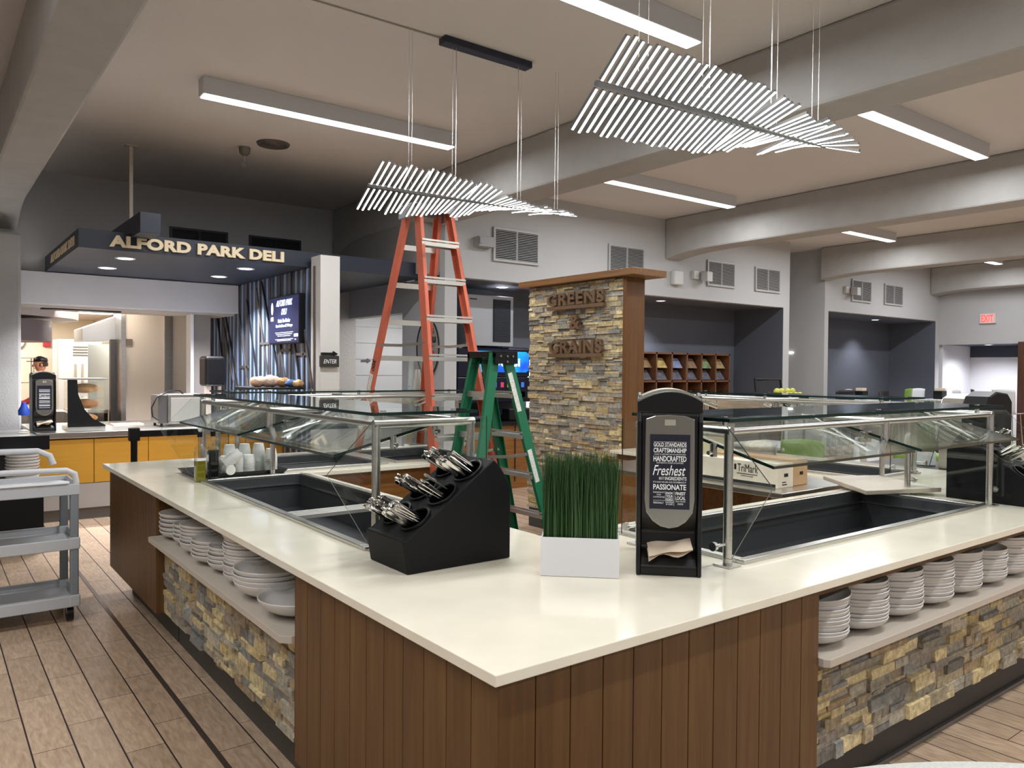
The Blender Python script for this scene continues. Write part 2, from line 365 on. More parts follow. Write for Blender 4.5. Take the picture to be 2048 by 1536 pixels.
# chandeliers: a spine with lit sticks turned about it in a wave
def chandelier(x0, x1, y, z0, z1, lab, waves, seed, wires, dark=False):
    rnd = random.Random(seed); t = thing('chandelier', lab, 'chandelier', ((x0+x1)/2, y, (z0+z1)/2), 'stick chandeliers')
    n = 40; brk = 0
    MB().tube([(x0+(x1-x0)*k/10, y, z0+(z1-z0)*k/10) for k in range(11)], .013, 8).obj('spine', mat('spine_metal', (130, 133, 138), .4, .8), t)
    for k in range(n):
        a = (k+.3)/n; x = x0+(x1-x0)*a; z = z0+(z1-z0)*a
        ang = waves(a)
        if k % 9 == 5: brk = rnd.choice((-11, 0, 9, 13))
        ang += brk*(1-(k % 9)/12)
        for side in (-1, 1):
            
            an = radians(ang+rnd.uniform(-.8, .8)); dy = -side*cos(an); dz = side*sin(an)
            ln = .222+.008*sin(k*1.7)
            p0 = Vector((x, y+dy*.02, z+dz*.02)); p1 = Vector((x, y+dy*ln, z+dz*ln))
            nrm = Vector((0, dz, -dy)) if True else None
            if nrm.z > 0: nrm = -nrm
            st = MB().bar(p0, p1, .013, .016, nrm).obj('stick', M_black if dark else mat('stick_metal', (112, 112, 114), .45, .5), t)
            q = nrm*.009
            MB().bar(p0+q, p1+q, .0115, .003, nrm).obj('led_strip', M_emitw, st)
    for i, (wx, zt, r) in enumerate(wires):
        MB().tube([(wx, y, z0+(z1-z0)*(wx-x0)/(x1-x0)), (wx+.003, y, (z0+zt)/2), (wx, y, zt)], r, 6).obj('suspension_cable', M_steel, t)
    return t
chandelier(2.37, 4.06, 4.72, 2.82, 2.845, 'lit stick chandelier hanging right above the top of the orange ladder', lambda a: 34-44*a-14*a*a, 3,
           [(2.675, CEIL, .0012), (2.70, CEIL, .0012), (3.03, 3.9, .0012), (3.06, 3.9, .003), (3.62, 3.9, .003), (3.65, 3.9, .0012), (3.99, CEIL, .0012), (4.02, CEIL, .0012)])
chandelier(2.25, 3.99, 2.4, 2.80, 2.85, 'larger looking, nearer lit stick chandelier between the strip lights at the upper right', lambda a: 41-14*a-60*a**4, 5,
           [(2.5, CEIL, .0012), (2.56, CEIL, .0012), (2.93, CEIL, .0012), (2.98, CEIL, .003), (3.47, CEIL, .003), (3.52, CEIL, .0012), (3.84, CEIL, .0012), (3.9, CEIL, .0012)])
for cx, cy in ((3.33, 4.72), (3.23, 2.4)):
    t = tag(MB().box(cx-.39, cy-.045, 3.9, cx+.39, cy+.045, CEIL-.002).obj('power_bar', M_navy, bevel=.004), 'navy power bar on the ceiling above the orange ladder' if cy > 3 else 'navy power bar on the ceiling above the nearer chandelier', 'power supply box')
tag(MB().tube([(2.94, 4.74, 3.944), (2.4, 4.75, 3.945), (1.9, 4.76, 3.946), (1.0, 4.8, 3.946)], .006, 6).obj('ceiling_wire', mat('painted_wire', (150, 143, 134), .7)), 'thin painted wire along the ceiling leading to the navy power bar', 'wire')
t = thing('incandescent_sensor', 'small round ceiling socket with a clear glass bulb below, beside the round vent', 'ceiling fitting', (2.76, 8.38, CEIL))
MB().lathe([(.0, -.09), (.03, -.085), (.055, -.06), (.06, -.02), (.06, 0)], (2.76, 8.38, CEIL)).obj('socket', mat('socket_metal', (120, 116, 110), .5, .4), t, smooth=True)
MB().tube([(2.76, 8.38, 3.87), (2.76, 8.38, 3.80)], .006).obj('stem', M_steel, t)
MB().ball((2.76, 8.38, 3.765), .035, 16, 10).obj('bulb', M_clear, t, smooth=True)
tag(MB().lathe([(0, -.02), (.06, -.025), (.07, -.012), (.11, -.022), (.12, -.01), (.16, -.02), (.17, 0)], (2.95, 8.05, CEIL)).obj('round_ceiling_vent', mat('vent_dark', (88, 84, 80), .5), smooth=True), 'round grey ceiling diffuser beside the hanging bulb', 'vent')
# vents on the walls
def vent(x0, x1, y, z0, z1, lab, dark=False):
    t = thing('wall_vent', lab, 'vent', ((x0+x1)/2, y, z0), 'double louvred wall vents')
    mf = mat('vent_navy', (40, 42, 50), .5) if dark else mat('vent_white', (176, 176, 174), .5)
    MB().box(x0, y-.012, z0, x1, y, z1).obj('backing', mat('vent_back', (48, 48, 52), .8), t)
    b = MB(); w = .03
    b.box(x0-w, y-.03, z0-w, x1+w, y-.005, z0); b.box(x0-w, y-.03, z1, x1+w, y-.005, z1+w)
    b.box(x0-w, y-.03, z0, x0, y-.005, z1); b.box(x1, y-.03, z0, x1+w, y-.005, z1); xm = (x0+x1)/2; b.box(xm-.012, y-.03, z0, xm+.012, y-.005, z1)
    b.obj('frame', mf, t)
    b = MB(); n = 17
    for k in range(n):
        zz = z0+(z1-z0)*(k+.5)/n; b.hexa([(x0, y-.03, zz-.006), (x1, y-.03, zz-.006), (x1, y-.014, zz+.002), (x0, y-.014, zz+.002), (x0, y-.03, zz-.001), (x1, y-.03, zz-.001), (x1, y-.014, zz+.006), (x0, y-.014, zz+.006)])
    b.obj('louvres', mf, t)
for x0, x1, z0, z1, lab in [(5.92, 6.62, 3.04, 3.42, 'large louvred wall vent above the drinks machine'), (7.98, 8.67, 3.06, 3.42, 'louvred wall vent just above the stone pillar cap'), (10.2, 10.86, 3.03, 3.39, 'louvred wall vent right of the two small wall boxes'), (11.48, 12.15, 3.03, 3.39, 'louvred wall vent nearest the tall white corner left of the passage'), (14.6, 15.28, 3.04, 3.42, 'louvred wall vent with a small camera in front, above the far grey alcove'), (15.87, 16.57, 3.05, 3.42, 'louvred wall vent closest to the exit sign')]:
    vent(x0, x1, W-.001, z0, z1, lab)
vent(2.64, 3.33, 10.9, 3.12, 3.42, 'dark louvred vent over the deli canopy, left of the pair', True)
vent(3.68, 4.37, 10.9, 3.12, 3.42, 'dark louvred vent over the deli canopy, right of the pair', True)
tag(MB().box(5.6, W-.12, 3.16, 5.85, W, 3.29).box(5.6, W-.14, 3.19, 5.64, W-.1, 3.27).obj('wall_projector_mount', mat('matte_putty', (158, 158, 158), .6), bevel=.006), 'small grey box fixed on the wall left of the large vent', 'wall box')
tag(MB().box(9.3, W-.09, 2.95, 9.52, W, 3.17).obj('wireless_box', mat('box_white', (200, 200, 198), .5), bevel=.02), 'small white square box on the wall right of the stone pillar', 'wall box')
for cx, cz, lab in [(9.95, 3.13, 'small white wall speaker on a bracket left of a vent, nearer bay'), (14.45, 3.2, 'small white wall speaker on a bracket beside the vent over the far alcove')]:
    t = thing('wall_speaker', lab, 'speaker', (cx, W, cz), 'small wall speakers')
    MB().box(cx-.15, W-.06, cz-.05, cx-.03, W, cz+.08).obj('bracket', mat('box_white', (200, 200, 198), .5), t, bevel=.005)
    MB().hexa([(cx, W-.2, cz-.09), (cx+.13, W-.2, cz-.09), (cx+.17, W-.05, cz-.07), (cx+.02, W-.05, cz-.07), (cx, W-.2, cz+.06), (cx+.13, W-.2, cz+.06), (cx+.17, W-.05, cz+.09), (cx+.02, W-.05, cz+.09)]).obj('cabinet', mat('box_white', (200, 200, 198), .5), t, bevel=.005)
# downlights
def downlight(x, y, z, lab, p, grp, r=.06, ang=110):
    t = thing('downlight', lab, 'downlight', (x, y, z), grp)
    MB().lathe([(r, -.001), (r+.022, -.006), (r+.03, 0)], (x, y, z)).obj('trim_ring', M_white, t)
    MB().lathe([(0, -.004), (r, -.004), (r, -.001)], (x, y, z)).obj('lens', M_emit, t)
    down((x, y, z-.02), p, ang=ang)
for x, y, lab, p in [(9.7, 8.75, 'round downlight in the near grey alcove ceiling', 75), (6.5, 8.8, 'round downlight over the drinks machine', 40), (13.98, 8.45, 'round downlight at the left edge of the far alcove', 50), (16.55, 8.75, 'round downlight in the middle of the far alcove', 75)]:
    downlight(x, y, 2.76, lab, p, 'downlights in the alcoves')
downlight(18.9, 7.4, 2.25, 'round downlight over the white alcove below the exit sign', 110, 'downlights in the alcoves', ang=150)
# exit sign
t = thing('exit_sign', 'red lit exit sign high on the right wall', 'exit sign', (XE, 7.19, 2.7))
MB().box(XE-.05, 7.03, 2.69, XE, 7.35, 2.9).obj('sign_body', mat('sign_white', (215, 205, 200), .5), t, bevel=.006)
text_mb('EXIT', .24, .15, .006, .02, center=(XE-.053, 7.19, 2.795), right=(0, -1, 0)).obj('lettering', mat('exit_red', (255, 60, 60), .5, emit=(255, 60, 60), es=2.2), t)
tag(MB().box(13.63, 8.85, 1.98, 13.65, 9.2, 2.0).box(13.60, 9.05, 1.975, 13.65, 9.25, 2.01).obj('wall_light_reflector', M_emit), 'tiny horizontal lit strip on the grey passage wall', 'wall light')
# ------------------------------------------------------------------ deli canopy
cnp = thing('deli_canopy', 'dark navy deli canopy with cream lettering on its front', 'canopy', (1.2, 8.43, 2.74))
MB().box(1.2, 8.43, 2.74, 5.03, 10.9, 2.92).obj('canopy_body', M_navy, cnp, bevel=.003)
text_mb('ALFORD PARK DELI', 1.74, .115, .03, .05, center=(2.335, 8.415, 2.827), spacing=1.05).obj('lettering', M_cream, cnp)
text_mb('ALFORD PARK DELI', 1.7, .09, .008, .02, center=(1.197, 9.5, 2.83), right=(0, -1, 0)).obj('side_lettering', M_cream, cnp)
tag(MB().box(1.655, 8.0, 2.875, 1.84, 9.9, 3.07).obj('canopy_duct_box', M_navy, bevel=.003), 'navy box beam lying on top of the deli canopy', 'duct')
tag(MB().box(1.775, 9.08, 3.07, 1.81, 9.11, CEIL).box(1.74, 9.04, CEIL-.01, 1.85, 9.15, CEIL).obj('hanging_post', mat('cream_post', (196, 186, 168), .6)), 'cream square post from the ceiling down to the navy box beam', 'hanging post')
for i, (x, y) in enumerate([(1.72, 9.0), (1.72, 10.0), (2.98, 9.0), (2.98, 10.0), (3.9, 8.9), (4.0, 9.9)]):
    downlight(x, y, 2.74, ['round downlight at the left front of the deli canopy', 'round downlight at the left back of the deli canopy', 'round downlight at the right front of the deli canopy, below the lettering end', 'round downlight at the right back of the deli canopy', 'round downlight under the canopy right of the white ENTER post', 'round downlight behind the white ENTER post'][i], (150 if i in (0, 2) else 330) if i < 4 else 14, 'downlights under the deli canopy', .07, 120)
tag(MB().box(.93, 10.84, 2.35, 3.49, 10.895, 2.73).obj('deli_header_panel', mat('header_white', (226, 224, 226), .6)), 'white header panel over the kitchen opening below the canopy', 'panel')
# mural wall
def mural_mat():
    m = bpy.data.materials.new('mural'); m.use_nodes = True; nt = m.node_tree; N = nt.nodes; L = nt.links; b = N['Principled BSDF']; b.inputs['Roughness'].default_value = .35
    tc = N.new('ShaderNodeTexCoord'); mp = N.new('ShaderNodeMapping'); mp.inputs['Scale'].default_value = (1, 1.5, .35); L.new(tc.outputs['Object'], mp.inputs[0])
    w = N.new('ShaderNodeTexWave'); w.bands_direction = 'Y'; w.inputs['Scale'].default_value = 1.3; w.inputs['Distortion'].default_value = 5; w.inputs['Detail'].default_value = 2; w.inputs['Detail Scale'].default_value = .6
    L.new(mp.outputs[0], w.inputs['Vector']); r = N.new('ShaderNodeValToRGB'); e = r.color_ramp.elements
    e[0].color = lin((38, 46, 62))+(1,); e[1].color = lin((150, 172, 214))+(1,); e[1].position = .95
    for p, c in ((.25, (70, 76, 86)), (.45, (52, 66, 92)), (.62, (104, 108, 112)), (.8, (84, 112, 128))):
        k = e.new(p); k.color = lin(c)+(1,)
    L.new(w.outputs[0], r.inputs[0]); L.new(r.outputs[0], b.inputs['Base Color']); return m
struct(MB().box(3.5, 8.37, 0, 3.6, 13.1, 2.735).obj('wall_mural', mural_mat()))
t = thing('mural_batten_frame', 'slanted grey metal strips across the blue deli wall mural', 'wall decoration', (3.5, 9, 0))
rnd = random.Random(4)
bt = mat('batten', (96, 90, 88), .4, .3); bd = mat('batten_dark', (40, 42, 50), .4, .3)
for k, y in enumerate([8.25, 8.55, 8.95, 9.3, 9.62, 10.0, 10.5, 10.95, 11.5, 12.1]):
    MB().bar((3.493, y, .95), (3.493, y, 2.74), .012, .035, (0, 1, 0)).obj('upright_strip', bt, t)
for k in range(13):
    y = 8.2+k*.36; z = rnd.uniform(1.0, 1.5)
    MB().bar((3.49, y, z), (3.49, y+.42+rnd.uniform(0, .3), min(2.73, z+1.25)), .014, .03, (0, 1, 0)).obj('slanted_strip', bd if k % 2 else bt, t)
for y, z in [(8.6, 1.75), (9.1, 1.8), (9.45, 1.45), (9.8, 1.9), (8.7, 2.35), (10.6, 1.6)]:
    MB().box(3.487, y-.17, z, 3.5, y+.17, z+.03).obj('cross_strip', bt, t)
# menu screen on the mural wall
t = thing('menu_screen', 'dark blue menu screen with white print on the mural wall', 'screen', (3.47, 9.0, 1.9))
MB().box(3.43, 8.52, 1.89, 3.5, 9.48, 2.46).obj('screen_body', M_black, t, bevel=.004)
MB().box(3.425, 8.535, 1.905, 3.431, 9.465, 2.445).obj('display', mat('screen_blue', (22, 28, 60), .3, emit=(28, 34, 74), es=.8, noise=.3, nscale=3), t)
wt = mat('screen_white', (235, 240, 255), .5, emit=(225, 232, 255), es=.8)
b = text_mb('ALFORD PARK', .52, .075, .003, .0, .5, (3.422, 8.97, 2.375), (0, -1, 0)); text_mb('DELI', .18, .07, .003, 0, .5, (3.422, 8.97, 2.27), (0, -1, 0), mb=b)
text_mb('Made To Order', .38, .045, .003, .01, 0, (3.422, 8.97, 2.165), (0, -1, 0), mb=b); text_mb('Sandwiches & Wraps', .52, .045, .003, .01, 0, (3.422, 8.97, 2.10), (0, -1, 0), mb=b)
for k, (w_, z) in enumerate([(.56, 2.02), (.5, 2.0), (.4, 1.98), (.56, 1.94), (.44, 1.925)]): b.box(3.421, 8.97-w_/2, z, 3.423, 8.97+w_/2, z+.007)
b.box(3.421, 8.54, 1.965, 3.423, 8.66, 2.0); b.box(3.421, 8.6, 1.93, 3.423, 8.64, 1.94)
b.prism([(9.36+.035*cos(a*pi/8), 2.32+.075*sin(a*pi/8)) for a in range(16)], 'X', 3.421, 3.423); b.box(3.421, 9.32, 2.17, 3.423, 9.4, 2.22)
b.obj('lettering', wt, t)
# white post with arrow and ENTER sign
tag(MB().box(3.5, 8.1, 0, 3.73, 8.36, 2.85).obj('square_post', mat('post_white', (206, 204, 198), .6), bevel=.004), 'white square post carrying the arrow and ENTER signs', 'post')
ar = [(3.505, 1.752), (3.645, 1.752), (3.645, 1.735), (3.70, 1.765), (3.645, 1.795), (3.645, 1.778), (3.505, 1.778)]
tag(MB().prism(ar, 'Y', 8.075, 8.1).obj('arrow_sign', M_black), 'black arrow sign pointing right on the white post', 'sign')
t = thing('enter_sign', 'dark ENTER sign below the black arrow on the white post', 'sign', (3.6, 8.08, 1.62))
MB().box(3.49, 8.06, 1.62, 3.705, 8.1, 1.742).obj('plate', mat('sign_dark', (48, 46, 46), .5), t)
text_mb('ENTER', .15, .045, .003, .0, .3, (3.597, 8.058, 1.68)).obj('lettering', M_txtw, t)
arr = [(5.42, 1.712), (5.52, 1.712), (5.52, 1.69), (5.585, 1.727), (5.52, 1.765), (5.52, 1.742), (5.42, 1.742)]
tag(MB().prism(arr, 'Y', 10.985, 11.0).obj('arrow_sign', mat('sign_gray', (110, 110, 112), .5)), 'grey arrow sign pointing right on the white tiled wall', 'sign')
t = thing('round_sign', 'round grey sign with black and red words on the wall beside the white tile', 'sign', (5.17, 8.55, 1.88))
MB().xf(Matrix.Identity(4)).prism([(8.56+.27*cos(a*pi/24), 1.875+.36*sin(a*pi/24)) for a in range(48)], 'X', 5.15, 5.17).obj('plate', mat('round_plate', (150, 148, 144), .5), t)
b = MB(); n = 48
for a in range(n):
    a0, a1 = a*2*pi/n, (a+1)*2*pi/n
    b.hexa([(5.14, 8.56+r*.75*cos(q), 1.875+r*sin(q)) for (r, q) in ((.35, a0), (.35, a1), (.37, a1), (.37, a0))]+[(5.15, 8.56+r*.75*cos(q), 1.875+r*sin(q)) for (r, q) in ((.35, a0), (.35, a1), (.37, a1), (.37, a0))])
b.obj('ring', M_txtb, t)
text_mb('Thank', .3, .08, .004, .01, 0, (5.145, 8.56, 2.1), (0, -1, 0), mb=(b := text_mb('you', .26, .11, .004, .02, 0, (5.145, 8.5, 1.96), (0, -1, 0)))); b.obj('lettering', M_txtb, t)
text_mb('an', .2, .08, .004, .02, 0, (5.145, 8.5, 1.8), (0, -1, 0)).obj('red_lettering', mat('sign_red', (205, 70, 60), .5), t)['label'] = 'red lettering'
# ------------------------------------------------------------------ deli counter and what stands on it
t = thing('deli_counter', 'deli counter with mustard panels under a steel top', 'counter', (2.3, 9.2, 0))
for k, (x0, x1) in enumerate([(.93, 1.455), (1.455, 1.988), (1.988, 2.52), (2.52, 3.05), (3.05, 3.5)]):
    MB().box(x0+.003, 9.2, .38, x1-.003, 9.23, .84).obj('front_panel', M_yel, t, bevel=.002)
MB().box(.93, 9.235, .12, 3.49, 10.75, .855).obj('carcass', mat('counter_carcass', (120, 90, 40), .6), t)
MB().box(.9, 9.19, .12, 3.49, 9.22, .375).obj('base_panel', mat('pale_base', (176, 172, 168), .5), t)
MB().box(.93, 9.25, 0, 3.49, 9.95, .12).obj('kick', mat('kick_grey', (110, 104, 98), .5), t)
tag(MB().box(.93, 9.14, .86, 3.49, 10.8, .92).obj('steel_worktop', M_steel, bevel=.004), 'steel worktop of the deli counter above the mustard panels', 'worktop')
t = thing('side_counter', 'dark topped counter at the far left with a black end face', 'counter', (.7, 8.1, 0))
MB().box(-.6, 8.04, .87, .915, 9.9, .915).obj('top', M_steel, t, bevel=.003)
MB().box(-.6, 8.02, .86, .915, 8.04, .985).obj('end_face', M_black, t)
MB().box(-.6, 8.3, 0, .85, 9.8, .865).obj('body', M_kick, t)
# bowls on the rack below the side counter
tag(MB().box(-.5, 7.75, .0, .84, 8.28, .52).obj('bowl_stand', M_blackm, bevel=.005), 'black stand of nested white bowls under the side counter end', 'stand')
BW = MB().lathe([(0, 0), (.05, 0), (.055, .006), (.105, .035), (.125, .05), (.128, .052), (.12, .051), (.1, .037), (.05, .01), (0, .008)], n=28)
def bowl(name, label, group, sx, sy, h, m_=M_bowl, n=30):
    pr = [(0, 0), (.32, 0), (.36, .04), (.62, .24), (.83, .48), (.95, .72), (.99, .9), (1.0, 1.0), (.985, 1.03), (.96, 1.0), (.92, .82), (.80, .60), (.58, .36), (.3, .16), (0, .13)]
    o = MB().lathe([(r*.5, z*h) for r, z in pr], n=n, sx=sx, sy=sy).obj(name, m_, smooth=True)
    return tag(o, label, 'bowl', group)
w0 = bowl('bowl', 'white bowl in the stack at the far left edge under the side counter', 'white bowls on the black stand', .26, .26, .05, mat('white_china', (226, 224, 220), .35))
w0.location = (.7, 7.95, .525)
for k in range(1, 12):
    c = w0.copy(); COL.objects.link(c); c.location = (.7+.003*(k % 3), 7.95, .525+k*.026)
# napkin dispenser builder (black tower, glassy silver face, printed sheet)
def napkin_dispenser(label, loc, rz, detail=True, napkin=True):
    t = thing('napkin_dispenser', label, 'napkin dispenser', (0, 0, 0), 'tall napkin dispensers')
    hw, hd, H = .108, .11, .60
    prof = [(-hd, 0), (-hd, .03), (-hd+.02, .055), (-hd+.055, .085), (-hd+.06, .14), (-hd+.03, .19), (-hd+.005, .24), (-hd, .30), (-hd, H-.06), (-hd+.02, H-.015), (-hd+.05, H), (hd, H-.01), (hd, 0)]
    b = MB().prism([(p[0], p[1]) for p in prof], 'X', -hw+.012, hw-.012); b.obj('body', M_black, t, bevel=.006)
    for s in (-1, 1):
        side = [(-hd-.004, 0), (-hd-.004, .05), (-hd+.006, .1), (-hd+.006, .16), (-hd-.006, .25), (-hd-.008, .32), (-hd-.006, H-.08), (-hd+.012, H-.02), (-hd+.05, H+.006), (0, H+.016), (hd, H), (hd, 0)]
        MB().prism(side, 'X', s*(hw-.014), s*hw).obj('side_wall', M_black, t, bevel=.004)
    MB().prism([(x, H-.012+.034*(1-(x/hw)**2)) for x in [-hw+hw*2*k/12 for k in range(13)]]+[(hw, H-.05), (-hw, H-.05)], 'Y', -hd+.0, hd).obj('cap', M_black, t, bevel=.004)
    MB().prism([(x, H-.004+.034*(1-(x/hw)**2)) for x in [-hw+hw*2*k/12 for k in range(13)]]+[(x, H-.012+.034*(1-(x/hw)**2)) for x in [hw-hw*2*k/12 for k in range(13)]], 'Y', -hd+.03, hd-.01).obj('top_strip', mat('dull_silver', (190, 186, 170), .35, .6), t)
    fw_ = .083
    face = [(-fw_*.97, .53), (-fw_*.6, .541), (0, .544), (fw_*.6, .541), (fw_*.97, .53), (fw_, .26), (fw_*.93, .215), (fw_*.66, .185), (fw_*.35, .168), (0, .162), (-fw_*.35, .168), (-fw_*.66, .185), (-fw_*.93, .215), (-fw_, .26)]
    MB().prism(face, 'Y', -hd-.008, -hd+.03).obj('face_plate', mat('smoked_silver', (150, 146, 138), .22, .75), t, bevel=.003)
    MB().box(-.018, -hd-.0095, .508, .018, -hd-.008, .528).obj('maker_plate', mat('dull_silver', (190, 186, 170), .35, .6), t)
    sh = MB().box(-.066, -hd-.0105, .228, .066, -hd-.0085, .478).obj('printed_sheet', mat('sheet_navy', (20, 20, 40), .4), t)
    b = MB(); yy = -hd-.0115
    def T(s, w_, h_, cx, z, bold=.02, shear=0): text_mb(s, w_, h_, .001, bold, shear, (cx, yy, z), mb=b)
    if detail:
        T('GOLD STANDARDS', .108, .0125, 0, .4445); T('CRAFTSMANSHIP', .108, .0155, 0, .425); T('COMES TO LIFE EVERY DAY IN OUR KITCHENS', .104, .0045, 0, .4115, 0)
        T('HANDCRAFTED', .108, .0185, 0, .397); T('AUTHENTIC FOOD & FLAVORS', .088, .005, 0, .383, 0)
        T('Freshest', .108, .034, -.002, .358, .005, .35); T('. . . . . .', .03, .0016, .03, .341, .01)
        T('BEST', .018, .0085, -.026, .331, 0); T('INGREDIENTS', .07, .0115, .020, .331, .012)
        T("IT'S WHO WE ARE AND WE EMBRACE IT", .108, .0055, 0, .3185, 0); T('PASSIONATE', .108, .0185, 0, .302, .02)
        T('INGREDIENTS', .038, .0045, -.035, .284, 0); T('OVER', .014, .0045, -.035, .276, 0); T('COMPROMISE', .038, .0045, -.035, .268, 0)
        T('KNOW', .022, .0085, .0, .2815, .02); T('YOUR', .022, .0085, .0, .271, .02); T('SOURCE', .022, .0075, .0, .261, .02)
        T('FINEST', .033, .0105, .036, .281, .02); T('LOCAL', .033, .0125, .036, .266, .02); T('FAMILY OWNED', .032, .004, .036, .2545, 0); T('FARMS', .018, .006, .036, .246, 0)
        T('PERSONALLY', .034, .006, -.036, .249, 0); T('INSPIRED', .026, .005, .0, .2515, 0); T('BY CHEFS', .022, .005, .0, .2445, 0)
        for z in (.453, .436): b.box(-.054, yy-.0004, z, .054, yy+.0004, z+.0008)
        b.box(-.054, yy-.0004, .2565, .012, yy+.0004, .2573); b.box(-.0135, yy-.0004, .258, -.0127, yy+.0004, .288); b.box(.0145, yy-.0004, .24, .0153, yy+.0004, .288)
    else:
        for k in range(11): b.box(-.05, yy, .245+k*.019, .05, yy+.001, .245+k*.019+(.009 if k % 2 else .004))
        T('Freshest', .1, .03, 0, .36, .005, .3)
    b.obj('lettering', M_txtw, sh)
    if napkin:
        nb = MB(); n = 9; vs = []; fs = []
        for i in range(n+1):
            for j in range(5):
                a = i/n; vs.append((-.072+.145*a+.006*(j/4), -hd+.05-.07*(j/4)*(1-.12*sin(a*7)), .10+.018*a-.03*(j/4)*(1-.35*a)+.003*sin(a*8+j)))
        for i in range(n):
            for j in range(4): fs.append((i*5+j, (i+1)*5+j, (i+1)*5+j+1, i*5+j+1))
        k = len(vs); vs += [(v[0], v[1]+.004, v[2]-.012-.008*sin(v[0]*60)) for v in vs]; fs += [tuple(q+k for q in reversed(f)) for f in fs]
        nb.add(vs, fs); nb.obj('paper_napkin', mat('kraft_napkin', (222, 202, 178), .9), t, smooth=True)
    t.location = loc; t.rotation_euler = (0, 0, rz); return t
napkin_dispenser('tall black napkin dispenser with printed sheet, left of the bread case on the deli counter', (1.03, 9.58, .92), radians(2), detail=False)
t = thing('bread_case', 'black sided clear case with three loaves on the deli counter', 'display case', (1.42, 9.6, .92))
MB().prism([(1.24, 1.0), (1.24, 1.46), (1.33, 1.46), (1.34, 1.3), (1.4, 1.14), (1.48, 1.04), (1.6, .97), (1.6, .955), (1.24, .955)], 'Y', 9.41, 9.43).obj('side_panel', M_black, t)
MB().box(1.24, 9.42, .92, 1.6, 9.85, .955).obj('base', M_steel, t)
MB().box(1.26, 9.44, .956, 1.59, 9.84, 1.10).box(1.26, 9.44, 1.11, 1.59, 9.84, 1.26).box(1.26, 9.44, 1.27, 1.59, 9.84, 1.44).obj('clear_bins', M_clear, t)
MB().box(1.2, 9.4, 1.46, 1.62, 9.86, 1.475).obj('lid', M_steel, t)
for z, sx, col in ((.985, .9, (190, 130, 72)), (1.14, 1., (176, 120, 70)), (1.31, 1., (206, 160, 104))):
    tag(MB().ball((1.43, 9.6, z+.055), .14*sx, 20, 12, 1, .75, .38).obj('bread_loaf', mat('crust_%d' % col[0], col, .8, noise=.25, nscale=18, bump=.5, bscale=30), smooth=True), {.985: 'bread loaf in the bottom bin of the bread case', 1.14: 'brown bread loaf in the middle bin of the bread case', 1.31: 'pale bread loaf in the top bin of the bread case'}[z], 'bread', 'loaves in the bread case')
t = thing('conveyor_toaster', 'steel box toaster with a black looping cord on the deli counter', 'toaster', (2.4, 9.6, .92))
MB().box(2.26, 9.5, .955, 2.66, 9.9, 1.29).obj('body', M_steel, t, bevel=.006)
MB().box(2.29, 9.492, .975, 2.61, 9.5, 1.25).obj('door_panel', mat('satin_steel', (178, 176, 168), .5, .6), t, bevel=.003)
MB().box(2.16, 9.52, .955, 2.26, 9.88, 1.28).obj('control_side', mat('dark_steel', (110, 108, 106), .4, .8), t, bevel=.004)
MB().tube([(2.45, 9.6, 1.29), (2.4, 9.55, 1.33), (2.28, 9.52, 1.33), (2.14, 9.5, 1.26), (2.08, 9.48, 1.14), (2.09, 9.47, 1.04), (2.16, 9.47, .99)], .008, 8).obj('cord', M_black, t, smooth=True)
for x in (2.2, 2.62):
    for y in (9.54, 9.86): MB().tube([(x, y, .92), (x, y, .957)], .014).obj('foot', M_black, t)
tag(MB().box(1.78, 9.95, .92, 2.1, 10.18, .935).obj('cutting_board', mat('pale_board', (222, 200, 172), .6), bevel=.004), 'pale cutting board on the deli worktop right of the bread case', 'cutting board')
t = thing('soap_dispenser', 'black towel dispenser on the grey pier right of the toaster', 'dispenser', (3.0, 10.4, 1.35))
struct(MB().box(2.99, 11.2, 0, 3.22, 11.4, 2.55).obj('wall_pier', mat('pier_grey', (150, 142, 136), .5, .1)))
struct(MB().box(2.95, 11.17, 0, 2.99, 11.4, 2.55).obj('trim_11', M_white))
MB().box(2.9, 10.3, 1.36, 3.16, 10.6, 1.75).obj('shell', M_black, t, bevel=.04, seg=3)
MB().box(2.93, 10.4, .92, 3.0, 10.46, 1.37).box(3.1, 10.4, .92, 3.13, 10.46, 1.37).obj('stand_leg', mat('pale_arm', (206, 186, 172), .5), t)
for i, (x, y, z, sx, col, lab) in enumerate([(3.05, 9.15, 1.43, .15, (206, 170, 140), 'clear bag of rolls at the left of the deli sandwich shelf'), (3.2, 9.1, 1.43, .14, (212, 176, 150), 'second bag of rolls from the left on the deli shelf'), (3.33, 9.0, 1.45, .12, (186, 140, 90), 'bag of rolls beside the blue packet on the deli shelf'), (3.42, 8.85, 1.46, .1, (70, 100, 150), 'blue and red snack packet on the deli shelf'), (3.36, 8.62, 1.47, .1, (196, 158, 100), 'bag of rolls at the right end of the deli shelf')]):
    pass
tag(MB().box(2.95, 8.5, 0.92, 3.48, 9.3, 1.385).obj('sandwich_unit', M_blackm, bevel=.01), 'black prep unit in front of the mural under the bread bags', 'prep unit')
